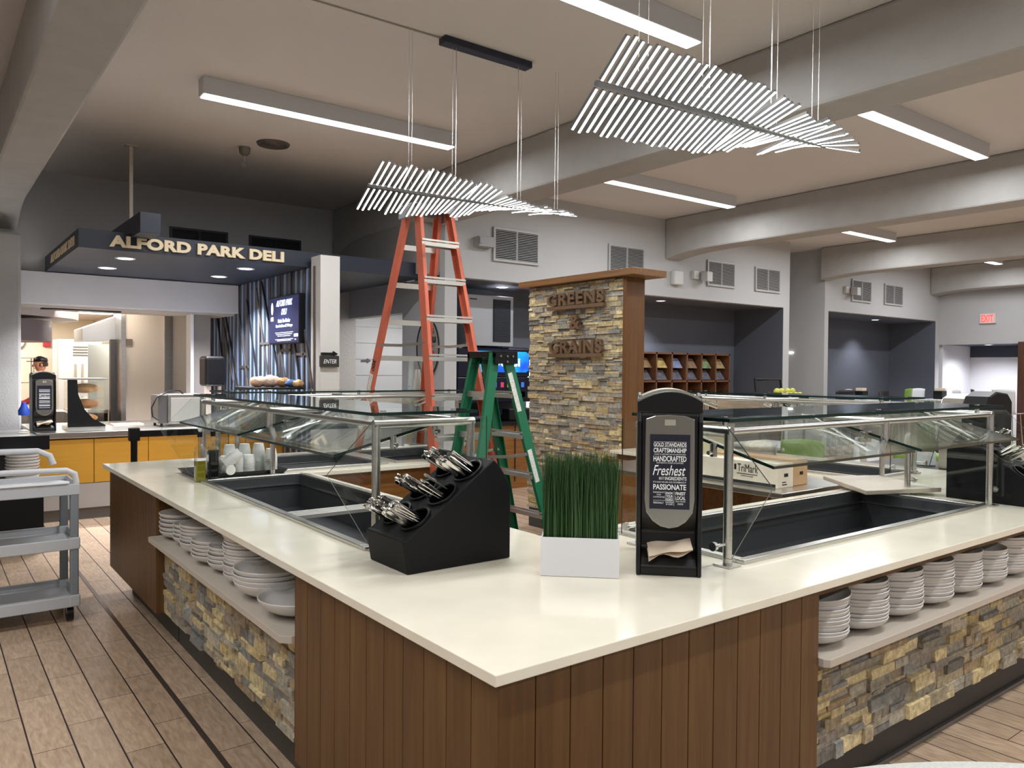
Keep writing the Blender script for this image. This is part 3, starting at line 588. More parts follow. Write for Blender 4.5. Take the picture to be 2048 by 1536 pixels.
for i, (x, y, sx, col, lab) in enumerate([(3.04, 8.75, .1, (214, 178, 150), 'bag of pale rolls at the left end on the black prep unit'), (3.17, 8.72, .11, (222, 190, 168), 'second bag of pale rolls from the left on the black prep unit'), (3.3, 8.68, .09, (190, 145, 95), 'bag of brown rolls in the middle of the black prep unit'), (3.37, 8.62, .075, (70, 100, 150), 'blue snack packet on the black prep unit'), (3.43, 8.55, .07, (200, 160, 104), 'round bag of rolls at the right end of the black prep unit')]):
    b = MB().ball((x, y, 1.385+sx*.62), sx, 16, 10, 1., .8, .62); b.v = [(v[0]+.006*sin(v[2]*90+v[0]*50), v[1], max(1.386, v[2]+.006*sin(v[0]*70))) for v in b.v]
    tag(b.obj('bread_bag', mat('bag_%d' % i, col, .3, noise=.35, nscale=22, bump=.8, bscale=30, coat=.5), smooth=True), lab, 'bag of bread', 'bags on the black prep unit')
t = thing('queue_barrier_post', 'black retractable belt post with a belt going right', 'barrier post', (1.402, 7.0, 0))
MB().tube([(1.402, 7.0, .01), (1.402, 7.0, 1.0)], .026, 16).obj('pole', M_black, t, smooth=True)
MB().box(1.362, 6.965, .99, 1.442, 7.035, 1.1).obj('head', M_black, t, bevel=.008)
MB().lathe([(0, 0), (.16, 0), (.16, .012), (.03, .035), (0, .035)], (1.402, 7.0, 0)).obj('base', M_black, t, smooth=True)
MB().box(1.44, 6.998, 1.02, 3.45, 7.002, 1.07).obj('belt', M_blackm, t)
# water jugs at the far left
t = thing('cup_dispenser', 'clear jug tower with a blue cap at the far left of the deli counter', 'jug', (.84, 9.3, .92))
MB().lathe([(0, 0), (.05, 0), (.05, .16), (.045, .17), (0, .17)], (.84, 9.35, .93)).obj('jug', M_clear, t, smooth=True)
MB().lathe([(0, .17), (.05, .17), (.052, .22), (.03, .26), (.02, .3), (0, .3)], (.84, 9.35, .93)).obj('blue_cap', mat('blue_plastic', (40, 80, 190), .4), t, smooth=True)
MB().box(.79, 9.3, .925, .88, 9.4, .93).obj('tray', M_white, t)
# ------------------------------------------------------------------ kitchen
tag(MB().lathe([(0, 0), (.8, 0), (.8, .27), (0, .27)], (.62, 12.2, 1.93), 40).obj('hood_drum', mat('hood_mauve', (124, 112, 114), .5), smooth=True), 'large mauve grey drum shaped hood inside the kitchen', 'hood')
tag(MB().lathe([(0, 0), (1.25, 0), (1.25, .14), (0, .14)], (.55, 12.7, 2.25), 40).obj('upper_hood_ring', mat('soffit_ring', (196, 186, 182), .5), smooth=True), 'pale round soffit above the kitchen drum hood', 'soffit')
t = thing('exhaust_hood', 'bright steel exhaust hood left of the cream wall in the kitchen', 'exhaust hood', (2.05, 12.9, 1.95))
MB().prism([(1.85, 1.97), (1.85, 2.15), (2.31, 2.35), (2.31, 1.99)], 'Y', 12.6, 13.4).obj('canopy', mat('bright_steel', (222, 224, 226), .35, .4), t)
MB().box(2.2, 12.55, 0, 2.3, 12.65, 2.0).obj('leg_post', mat('dark_steel', (110, 108, 106), .4, .8), t)
tag(MB().box(2.06, 13.5, .9, 2.5, 13.56, 1.95).obj('whiteboard_panel', mat('pale_panel', (204, 212, 212), .3), bevel=.004), 'pale blue grey splash panel below the steel hood', 'panel')
t = thing('range_cooker', 'black and steel range below the pale splash panel', 'cooker', (2.1, 12.9, 0))
MB().box(1.75, 12.75, 0, 2.2, 13.4, .92).obj('body', M_black, t, bevel=.005); MB().box(1.72, 12.72, .92, 2.2, 13.45, .97).obj('top', M_steel, t)
MB().box(1.8, 12.72, .5, 2.18, 12.75, .53).obj('handle', M_steel, t)
t = thing('refrigerator', 'tall steel refrigerator with louvres at the back of the kitchen', 'refrigerator', (2.2, 16.6, 0))
MB().box(1.98, 16.2, 0, 2.7, 16.9, 2.1).obj('body', mat('bright_steel', (222, 224, 226), .35, .4), t, bevel=.01)
for x in (2.25, 2.36): MB().box(x, 16.15, 1.2, x+.03, 16.2, 1.65).obj('door_handle', M_steel, t)
for k in range(4): MB().box(2.22, 16.18, 1.8+k*.05, 2.46, 16.2, 1.82+k*.05).obj('louvre', mat('dark_steel', (110, 108, 106), .4, .8), t)
t = thing('wall_clock', 'round wall clock at the far left of the kitchen', 'clock', (1.53, 17.98, 2.1))
MB().prism([(1.5+.15*cos(a*pi/16), 2.08+.15*sin(a*pi/16)) for a in range(32)], 'Y', 17.95, 18).obj('rim', mat('dark_steel', (110, 108, 106), .4, .8), t)
MB().prism([(1.5+.125*cos(a*pi/16), 2.08+.125*sin(a*pi/16)) for a in range(32)], 'Y', 17.94, 17.95).obj('dial', M_white, t)
tag(MB().box(1.94, 17.93, 1.99, 2.07, 18, 2.14).obj('fire_alarm', mat('alarm_red', (200, 50, 60), .5), bevel=.01), 'small red fire alarm box on the kitchen wall above the worker', 'fire alarm')
t = thing('wire_rack', 'tall wire rack behind the worker at the far left', 'rack', (1.3, 16.5, 0))
for x in (1.25, 1.62):
    for y in (16.3, 16.7): MB().tube([(x, y, 0), (x, y, 1.75)], .012, 8).obj('upright', M_steel, t)
for z in (.4, .9, 1.3, 1.74): MB().box(1.24, 16.29, z, 1.63, 16.71, z+.015).obj('shelf', M_steel, t)
tag(MB().box(.4, 12.9, 0, 1.7, 13.5, .95).obj('prep_table', M_steel, bevel=.005), 'steel prep table in front of the kitchen worker', 'table')
for i, (x, y, z0, w_) in enumerate([(2.2, 13.3, 2.535, .45), (2.27, 15.4, 2.535, .45), (1.2, 17.0, 2.535, .4)]):
    tag(MB().box(x-w_, y-.12, z0, x+w_, y+.12, z0+.014).obj('kitchen_ceiling_light', M_emit), ['nearest long kitchen ceiling light', 'middle kitchen ceiling light, behind the nearest', 'furthest small kitchen ceiling light'][i], 'ceiling light', 'kitchen ceiling lights')
tag(MB().box(2.33, 12.18, 1.91, 2.42, 12.2, 2.0).obj('wall_thermostat', mat('brown_plate', (120, 100, 88), .5)), 'small brown square plate on the cream kitchen wall', 'wall plate')
# kitchen worker: one skinned body facing left
def person():
    t = thing('person', 'kitchen worker in a black cap and red shirt looking left', 'person', (1.6, 14.6, 0))
    J = {'pelvis': (0, 0, .95, .15, .11), 'waist': (0, 0, 1.08, .14, .105), 'chest': (-.02, 0, 1.28, .165, .12), 'neckb': (-.03, 0, 1.43, .075, .07), 'neck': (-.05, 0, 1.49, .055, .052)}
    pts = []; ed = []; rad = []
    def add(p, r, par=None):
        pts.append(p); rad.append(r)
        if par is not None: ed.append((par, len(pts)-1))
        return len(pts)-1
    a = add((0, 0, .95), (.14, .12)); w = add((0, 0, 1.08), (.13, .11), a); c = add((-.02, 0, 1.28), (.15, .13), w); n = add((-.03, 0, 1.43), (.07, .07), c); nk = add((-.05, 0, 1.5), (.052, .052), n)
    for s in (-1, 1):
        sh = add((-.02, s*.18, 1.4), (.062, .062), c); el = add((-.06, s*.25, 1.13), (.045, .045), sh); wr = add((-.27, s*.19, 1.02), (.03, .03), el); hd_ = add((-.35, s*.17, 1.01), (.034, .018), wr)
        for k in range(4): f1 = add((-.40, s*(.14+.02*k), 1.01), (.009, .009), hd_); add((-.43, s*(.14+.02*k), .985), (.008, .008), f1)
        add((-.37, s*.125, .995), (.01, .01), hd_)
        hp = add((0, s*.1, .88), (.095, .095), a); kn = add((-.02, s*.11, .5), (.062, .062), hp); an = add((.02, s*.12, .1), (.042, .042), kn); add((-.12, s*.13, .04), (.038, .03), an)
    me = bpy.data.meshes.new('body'); me.from_pydata(pts, ed, []); o = bpy.data.objects.new('body', me); COL.objects.link(o); o.parent = t
    me.materials.append(M_red); sk = o.modifiers.new('skin', 'SKIN'); sk.use_smooth_shade = True
    for i, v in enumerate(me.skin_vertices[0].data): v.radius = rad[i]; v.use_root = (i == 0)
    ss = o.modifiers.new('sub', 'SUBSURF'); ss.levels = 1; ss.render_levels = 2
    h = MB()
    prof = [(.001, -.115), (.045, -.105), (.062, -.07), (.07, -.02), (.078, .03), (.08, .07), (.065, .11), (.03, .13), (.001, .135)]
    h.lathe(prof, (1.6-.06, 14.6, 1.63), 20, 1.18, .95)
    h.ball((1.6-.158, 14.6, 1.61), .018, 10, 8, 1.2, .8, 1.3); h.ball((1.6-.145, 14.6, 1.565), .014, 8, 6, .8, 1.6, .6)
    for s in (-1, 1): h.ball((1.6-.05, 14.6+s*.076, 1.62), .022, 8, 6, .8, .35, 1.3); h.ball((1.6-.14, 14.6+s*.03, 1.645), .011, 8, 6)
    h.tube([(1.6-.045, 14.6, 1.46), (1.6-.055, 14.6, 1.56)], .05, 14)
    h.obj('head', M_skin, t, smooth=True)['label'] = 'face and ears'
    MB().lathe([(.084, 0), (.086, .03), (.075, .065), (.04, .088), (.001, .092)], (1.6-.055, 14.6, 1.675), 20, 1.2, .98).prism([(1.44, 14.53), (1.36, 14.56), (1.345, 14.6), (1.36, 14.64), (1.44, 14.67)], 'Z', 1.672, 1.684).obj('cap', M_black, t, smooth=True)
    MB().lathe([(.078, 0), (.082, .05), (.07, .075), (.001, .08)], (1.6-.04, 14.6, 1.60), 16, 1.1, .97).obj('hair', mat('dark_hair', (50, 36, 30), .8), t, smooth=True)
    for s in (-1, 1): MB().ball((1.6-.149, 14.6+s*.03, 1.645), .006, 6, 5).obj('eye', M_txtb, t)
person()
# ------------------------------------------------------------------ the island counters
XO, YO, XF, YF = 1.03, 1.41, 5.83, 6.17
def stone_panel(name, parent, o, u, n, W_, H_, seed, hmin=.028, hmax=.06, lmin=.05, lmax=.19, dmax=.03, skip=None):
    """stacked ledger stones in rows; o corner, u along, n outward"""
    rnd = random.Random(seed); o = Vector(o); u = Vector(u); n = Vector(n); b = MB(); z = 0.
    pal = [(150, 145, 132), (168, 158, 134), (190, 176, 138), (134, 136, 134), (158, 144, 122), (142, 136, 128), (184, 166, 124), (156, 152, 140), (124, 122, 118), (166, 148, 120), (170, 164, 150), (204, 190, 152)]
    while z < H_-.004:
        h = rnd.uniform(hmin, hmax); h = min(h, H_-z)
        if H_-z-h < .012: h = H_-z
        x = -rnd.uniform(0, .05)
        while x < W_:
            l = rnd.uniform(lmin, lmax)*(1.6 if rnd.random() < .15 else 1); x0 = max(0, x); x1 = min(W_, x+l)
            if x1-x0 > .01:
                sub = [(z, h)] if rnd.random() < .72 else [(z, h*.5), (z+h*.5, h*.5)]
                for zz, hh in sub:
                    d = rnd.uniform(.004, dmax); c = rnd.choice(pal); k = rnd.uniform(.85, 1.25)
                    b.col = tuple(v*k for v in lin(c)); g = .0012
                    j = lambda: rnd.uniform(-.0035, .0035)
                    A = [o+u*x0+Vector((0, 0, zz)), o+u*x1+Vector((0, 0, zz)), o+u*x1+Vector((0, 0, zz+hh)), o+u*x0+Vector((0, 0, zz+hh))]
                    F = [o+u*(x0+g)+n*(d+j())+Vector((0, 0, zz+g+j()*.4)), o+u*(x1-g)+n*(d+j())+Vector((0, 0, zz+g+j()*.4)), o+u*(x1-g)+n*(d+j())+Vector((0, 0, zz+hh-g+j()*.4)), o+u*(x0+g)+n*(d+j())+Vector((0, 0, zz+hh-g+j()*.4))]
                    b.hexa([A[0], A[1], A[2], A[3], F[0], F[1], F[2], F[3]])
            x += l
        z += h
    return b.obj(name, stone_mat(), parent)
def stone_mat():
    if 'stone' in MATS: return MATS['stone']
    m = bpy.data.materials.new('stacked_stone'); m.use_nodes = True; MATS['stone'] = m; nt = m.node_tree; N = nt.nodes; L = nt.links; b = N['Principled BSDF']; b.inputs['Roughness'].default_value = .75
    at = N.new('ShaderNodeAttribute'); at.attribute_name = 'shade'
    tc = N.new('ShaderNodeTexCoord'); n = N.new('ShaderNodeTexNoise'); n.inputs['Scale'].default_value = 38; n.inputs['Detail'].default_value = 8; n.inputs['Roughness'].default_value = .65
    L.new(tc.outputs['Object'], n.inputs['Vector'])
    r = N.new('ShaderNodeValToRGB'); r.color_ramp.elements[0].position = .32; r.color_ramp.elements[1].position = .7
    r.color_ramp.elements[0].color = (.62, .6, .57, 1); r.color_ramp.elements[1].color = (1.5, 1.45, 1.34, 1); L.new(n.outputs[0], r.inputs[0])
    x = N.new('ShaderNodeVectorMath'); x.operation = 'MULTIPLY'; L.new(at.outputs['Color'], x.inputs[0]); L.new(r.outputs[0], x.inputs[1]); L.new(x.outputs[0], b.inputs['Base Color'])
    bp = N.new('ShaderNodeBump'); bp.inputs['Strength'].default_value = .9; bp.inputs['Distance'].default_value = .006; L.new(n.outputs[0], bp.inputs['Height']); L.new(bp.outputs[0], b.inputs['Normal'])
    return m
def planks(name, parent, axis, fixed, a, b_, z0, z1, w=.112, th=.02, outward=-1, m_=None, start=0.):
    """row of upright boards with fine V joints. axis 'X': boards run along x on plane y=fixed"""
    rnd = random.Random(int(a*100)+3); m = MB(); p = a
    while p < b_-.001:
        q = min(b_, p+(w if p > a or not start else start)); g = .0014; m.col = (rnd.uniform(-.1, .1),)*3
        f0, f1 = (fixed, fixed-outward*th)
        if axis == 'X': m.box(p+g, min(f0, f1), z0, q-g, max(f0, f1), z1)
        else: m.box(min(f0, f1), p+g, z0, max(f0, f1), q-g, z1)
        p = q
    return m.obj(name, m_ or M_wood, parent, bevel=.0012, seg=1)
# worktops
inner = lambda x, y: (x < 2.06) or (y < 2.5) or (x > 4.8) or (y > 4.92 and x < 3.64)
holes = [(1.36, 2.70, 1.96, 4.83), (2.37, 1.73, 4.35, 2.37), (1.95, 5.06, 2.68, 5.9), (2.80, 5.08, 3.52, 5.9), (4.9, 2.62, 5.5, 4.4)]
def filled(x, y):
    if y > 4.9 and x > 3.64: return False
    if not inner(x, y): return False
    return not any(h[0] < x < h[2] and h[1] < y < h[3] for h in holes)
xs = sorted({XO, XF, 2.06, 3.64, 4.8, *[h[0] for h in holes], *[h[2] for h in holes]}); ys = sorted({YO, YF, 2.5, 4.92, 4.9, *[h[1] for h in holes], *[h[3] for h in holes]})
tag(grid_slab(xs, ys, filled, .882, .91).obj('stone_worktop', M_quartz, bevel=.0025), 'polished cream stone worktop running round the salad bar', 'worktop')
# front left base
T = thing('serving_counter', 'near corner of the salad bar with upright wood boards below the cream top', 'counter', (1.06, 1.46, 0))
planks('wood_panel', T, 'Y', 1.065, 1.445, 2.68, .19, .882, m_=M_wood, outward=-1)
planks('wood_panel', T, 'X', 1.445, 1.065, 2.40, .19, .882, outward=-1)
MB().box(1.085, 1.465, .19, 2.39, 2.48, .66).box(1.085, 2.48, .19, 2.05, 2.66, .66).box(2.04, 2.46, .66, 2.39, 2.48, .882).obj('carcass', M_kick, T)
MB().box(1.19, 1.6, 0, 2.39, 2.4, .19).box(1.19, 2.4, 0, 2.0, 2.67, .19).obj('toe_kick', M_kick, T)
T = thing('serving_counter', 'left side of the salad bar with a plate ledge over stacked stone', 'counter', (1.1, 3.7, 0))
stone_panel('stone_cladding', T, (1.13, 4.75, .19), (0, -1, 0), (-1, 0, 0), 2.07, .425, 11)
MB().box(1.13, 2.69, .19, 2.04, 4.74, .6).box(2.02, 2.69, .6, 2.04, 4.74, .882).obj('carcass', M_kick, T)
lg = [(1.03, 2.685), (1.055, 2.683), (1.45, 2.683), (1.45, 4.747), (1.055, 4.747), (1.03, 4.735), (1.022, 4.72), (1.022, 2.70)]
MB().prism([(1.055, 2.683), (1.45, 2.683), (1.45, 4.748), (1.03, 4.748), (1.022, 4.735), (1.022, 2.715)], 'Z', .612, .64).obj('stone_ledge', mat('ledge_quartz', (196, 186, 172), .35), T, bevel=.002)
MB().box(1.4, 2.68, .64, 1.42, 4.75, .88).obj('bay_back', M_wood, T)
MB().box(1.19, 2.69, 0, 2.0, 4.74, .19).obj('toe_kick', M_kick, T)
MB().box(1.32, 2.68, .67, 1.40, 2.69, .88).obj('bay_side', M_wood, T)
T = thing('serving_counter', 'far left end of the salad bar clad with wood boards', 'counter', (1.1, 5.4, 0))
planks('wood_panel', T, 'Y', 1.065, 4.75, 6.1, .19, .882, w=.07)
MB().box(1.085, 4.86, .19, 2.04, 6.1, .88).box(1.085, 4.75, .19, 1.3, 4.86, .88).box(1.3, 4.75, .19, 2.04, 4.86, .66).obj('carcass', M_wood, T)
MB().box(1.19, 4.76, 0, 2.0, 6.0, .19).obj('toe_kick', M_kick, T)
T = thing('serving_counter', 'right side of the salad bar with a bowl ledge over stacked stone', 'counter', (4.1, 1.5, 0))
stone_panel('stone_cladding', T, (2.40, 1.535, .20), (1, 0, 0), (0, -1, 0), 3.4, .42, 23)
MB().box(2.40, 1.535, .19, 5.8, 2.48, .6).obj('carcass', M_kick, T)
MB().prism([(2.405, 1.43), (2.42, 1.412), (5.8, 1.412), (5.8, 1.85), (2.405, 1.85)], 'Z', .612, .64).obj('stone_ledge', mat('ledge_quartz', (196, 186, 172), .35), T, bevel=.002)
MB().box(2.40, 1.80, .64, 5.8, 1.82, .88).box(2.4, 1.46, .845, 5.8, 1.48, .882).obj('bay_back', M_wood, T)
MB().box(2.41, 1.60, 0, 5.75, 2.4, .2).obj('toe_kick', mat('black_kick', (44, 42, 42), .45), T)
MB().box(2.41, 1.585, 0, 5.75, 1.60, .02).obj('floor_bead', mat('bead', (120, 118, 116), .35, .5), T)['label'] = 'thin metal bead along the floor'
T = thing('serving_counter', 'rear arm of the salad bar with orange toned wood inner face', 'counter', (2.9, 5.5, 0))
MB().box(2.06, 4.97, .1, 3.6, 4.99, .882).box(2.06, 4.99, .1, 3.58, 6.1, .78).box(3.56, 4.99, .78, 3.6, 6.1, .882).obj('inner_panel', M_woodY, T)
MB().box(2.06, 5.05, 0, 3.5, 6.0, .1).obj('toe_kick', M_kick, T)
T = thing('serving_counter', 'far right arm of the salad bar behind the cardboard boxes', 'counter', (5.3, 3.7, 0))
MB().box(4.85, 2.5, .1, 5.78, 4.86, .78).box(4.85, 2.5, .78, 4.87, 4.86, .882).obj('inner_panel', M_woodY, T)
MB().box(4.95, 2.6, 0, 5.7, 4.8, .1).obj('toe_kick', M_kick, T)
# cold wells
def well(h, lab, bars=(), depth=.2, pans=0):
    x0, y0, x1, y1 = h; t = thing('cold_well', lab, 'cold well', ((x0+x1)/2, (y0+y1)/2, .91), 'cold wells in the salad bar')
    r = .025; b = MB()
    for q in ((x0-r, y0-r, x1+r, y0+.012), (x0-r, y1-.012, x1+r, y1+r), (x0-r, y0+.012, x0+.012, y1-.012), (x1-.012, y0+.012, x1+r, y1-.012)): b.box(q[0], q[1], .91, q[2], q[3], .926)
    b.obj('rim', M_steel, t, bevel=.003)
    b = MB(); z0 = .91-depth; th = .004
    b.box(x0+.008, y0+.008, z0-th, x1-.008, y1-.008, z0)
    b.box(x0+.004, y0+.004, z0-th, x0+.012, y1-.004, .91); b.box(x1-.012, y0+.004, z0-th, x1-.004, y1-.004, .91)
    b.box(x0+.012, y0+.004, z0-th, x1-.012, y0+.012, .91); b.box(x0+.012, y1-.012, z0-th, x1-.012, y1-.004, .91)
    b.obj('basin', M_pan, t)
    b = MB(); 
    for q in ((x0+.012, y0+.012, x1-.012, y0+.024), (x0+.012, y1-.024, x1-.012, y1-.012), (x0+.012, y0+.024, x0+.024, y1-.024), (x1-.024, y0+.024, x1-.012, y1-.024)): b.box(q[0], q[1], .855, q[2], q[3], .86)
    b.obj('inner_ledge', M_chrome, t)
    for c in bars:
        b = MB()
        for k in range(4):
            b.box(x0+.014, c+k*.036, .868, x1-.014, c+k*.036+.028, .885)
        b.obj('adapter_bars', M_alu, t)
    return t
well(holes[0], 'long empty cold well with a slatted divider in the left counter', bars=(3.62,))
well(holes[1], 'long empty cold well in the right front counter under the nearer right glass')
well(holes[2], 'small cold well nearer the left in the rear counter', depth=.06)
well(holes[3], 'cold well behind the orange ladder in the rear counter', depth=.1)
well(holes[4], 'shallow steel well in the far right counter behind the cardboard boxes', depth=.08)
# sneeze guards
def guard(P, Lg, lab, loc, d=.435):
    t = thing('sneeze_guard', lab, 'sneeze guard', loc, 'glass sneeze guards of the salad bar')
    Z = 1.405; R = .0165
    fr = M_steel
    for s in (0, Lg):
        MB().tube([P(s, 0, .912), P(s, 0, Z-.016)], R, 14).tube([P(s, -.012, Z-.016), P(s, d+.012, Z-.016)], R, 14).tube([P(s, d, .912), P(s, d, Z-.016)], R, 14).obj('end_frame', fr, t, smooth=True)
        for q in (0, d):
            c = [P(s+a, q+b_, .911) for a, b_ in ((-.035, -.035), (.035, -.035), (.035, .035), (-.035, .035))]
            MB().add([tuple(v) for v in c]+[(v[0], v[1], v[2]+.007) for v in c], [(3,2,1,0),(4,5,6,7),(0,1,5,4),(1,2,6,5),(2,3,7,6),(3,0,4,7)]).obj('foot_plate', fr, t)
    MB().tube([P(0, .0, Z-.016), P(Lg, .0, Z-.016)], .012, 12).tube([P(0, d, Z-.016), P(Lg, d, Z-.016)], .012, 12).obj('top_rail', fr, t, smooth=True)
    mid = Lg/2+.0
    MB().tube([P(mid, d, Z-.016), P(mid, 0, Z-.016)], R, 14).tube([P(mid, 0, Z-.016), P(mid, 0, 1.30)], R, 14).obj('middle_bracket', fr, t, smooth=True)
    # top glass
    def slab(a, name, th=.012, edge=True):
        a = [Vector(v) for v in a]; nn = (a[1]-a[0]).cross(a[3]-a[0] if len(a) == 4 else a[2]-a[0]).normalized()*th/2
        k = len(a); vs = [v-nn for v in a]+[v+nn for v in a]
        o = MB().add(vs, [tuple(range(k-1, -1, -1)), tuple(range(k, 2*k))]+[(i, (i+1) % k, k+(i+1) % k, k+i) for i in range(k)]).obj(name, [M_glass, M_gedge], t)
        for p in o.data.polygons:
            if len(p.vertices) == 4 and p.area < .05 and min((Vector(o.data.vertices[p.vertices[i]].co)-Vector(o.data.vertices[p.vertices[(i+1) % 4]].co)).length for i in range(4)) < th*1.5: p.material_index = 1
        return o
    slab([P(-.05, -.04, Z+.026), P(Lg+.06, -.04, Z+.026), P(Lg+.06, d+.0, Z+.026), P(-.05, d+.0, Z+.026)], 'top_glass')
    for s0, s1 in ((.05, mid-.035), (mid+.02, Lg-.05)):
        slab([P(s0, -.15, 1.272), P(s1, -.15, 1.272), P(s1, .33, 1.388), P(s0, .33, 1.388)], 'sloped_glass', .011)
        for s in (s0+.09, s1-.09):
            MB().tube([P(s, .02, 1.29), P(s, .3, 1.36)], .008, 8).obj('support_rod', M_chrome, t, smooth=True)
    for s in (-.07, Lg+.07):
        slab([P(s, -.045, 1.412), P(s, -.23, 1.222), P(s, -.07, .957), P(s, d+.03, .957), P(s, d+.03, 1.412)], 'end_glass', .006)
        for (q, z) in ((.0, .99), (d, .99)):
            e = -1 if s < 0 else 1
            MB().tube([P(0 if s < 0 else Lg, q, z), P(s+e*.012, q, z)], .006, 8).tube([P(s-e*.0, q, z), P(s+e*.014, q, z)], .016, 12).obj('standoff', M_steel, t, smooth=True)
    for s in (-.0, mid, Lg):
        for q in (.05, d-.06):
            MB().tube([P(s+.04 if s < Lg else s-.04, q, Z-.01), P(s+.04 if s < Lg else s-.04, q, Z+.034)], .012, 10).obj('glass_clamp', M_chrome, t, smooth=True)
    for s in (.03, mid-.02, mid+.03, Lg-.03):
        for (q, z) in ((.09, 1.325), (.28, 1.372)):
            MB().tube([P(s, q, z-.035), P(s, q, z+.014)], .013, 10).tube([P(s-.03 if s < mid else s+.03, q, z-.02), P(s, q, z-.02)], .008, 8).obj('glass_clamp', M_chrome, t, smooth=True)
    return t
guard(lambda s, q, z: (1.38+q, 2.67+s, z), 2.28, 'glass sneeze guard over the long left cold well', (1.6, 3.8, .91))
guard(lambda s, q, z: (2.28+s, 1.73+q, z), 2.18, 'glass sneeze guard over the right front cold well', (3.4, 1.95, .91), .425)
guard(lambda s, q, z: (1.72+s, 5.79-q, z), 1.78, 'glass sneeze guard on the rear counter partly behind the orange ladder', (2.6, 5.6, .91))
guard(lambda s, q, z: (5.47-q, 2.6+s, z), 1.8, 'glass sneeze guard on the far right counter in front of the chairs', (5.3, 3.7, .91))
# ------------------------------------------------------------------ stone pillar wall with letters
T = thing('stone_pillar', 'tall stacked stone divider wall with wood end and cap', 'pillar', (5.1, 5.6, 0))
stone_panel('stone_cladding', T, (5.0, 6.28, .2), (0, -1, 0), (-1, 0, 0), 1.36, 2.235, 5, .022, .052, .05, .2, .03)
MB().box(5.0, 4.92, 0, 5.2, 6.28, .2).obj('base_panel', M_kick, T)
MB().box(5.0, 4.94, .2, 5.2, 6.28, 2.44).obj('core', M_woodcap, T)
MB().box(4.965, 4.90, 0, 5.22, 4.92, 2.44).box(4.962, 4.88, .91, 4.972, 4.92, 2.44).obj('end_panel', woodmat('pillar_wood', (98, 62, 28), (114, 76, 36), .45), T, bevel=.002)
MB().box(4.9, 4.74, 2.44, 5.33, 6.36, 2.50).obj('cap', M_woodcap, T, bevel=.003)
sg = thing('lettered_sign', 'bronze GREENS & GRAINS letters on the stone pillar', 'sign', (4.95, 5.5, 2.0))
for body, z, w_, zb, cy in (('GREENS', 2.275, .80, 2.2, 5.53), ('GRAINS', 1.815, .74, 1.74, 5.52)):
    b = text_mb(body, w_, .125, .03, .03, center=(4.94, cy, z+.012), right=(0, -1, 0), spacing=1.1); b.box(4.925, cy-w_/2, zb-.012, 4.955, cy+w_/2, zb+.022)
    b.obj('lettering', M_bronze, sg)
text_mb('&', .15, .14, .03, .03, center=(4.94, 5.52, 2.06), right=(0, -1, 0)).obj('lettering', M_bronze, sg)
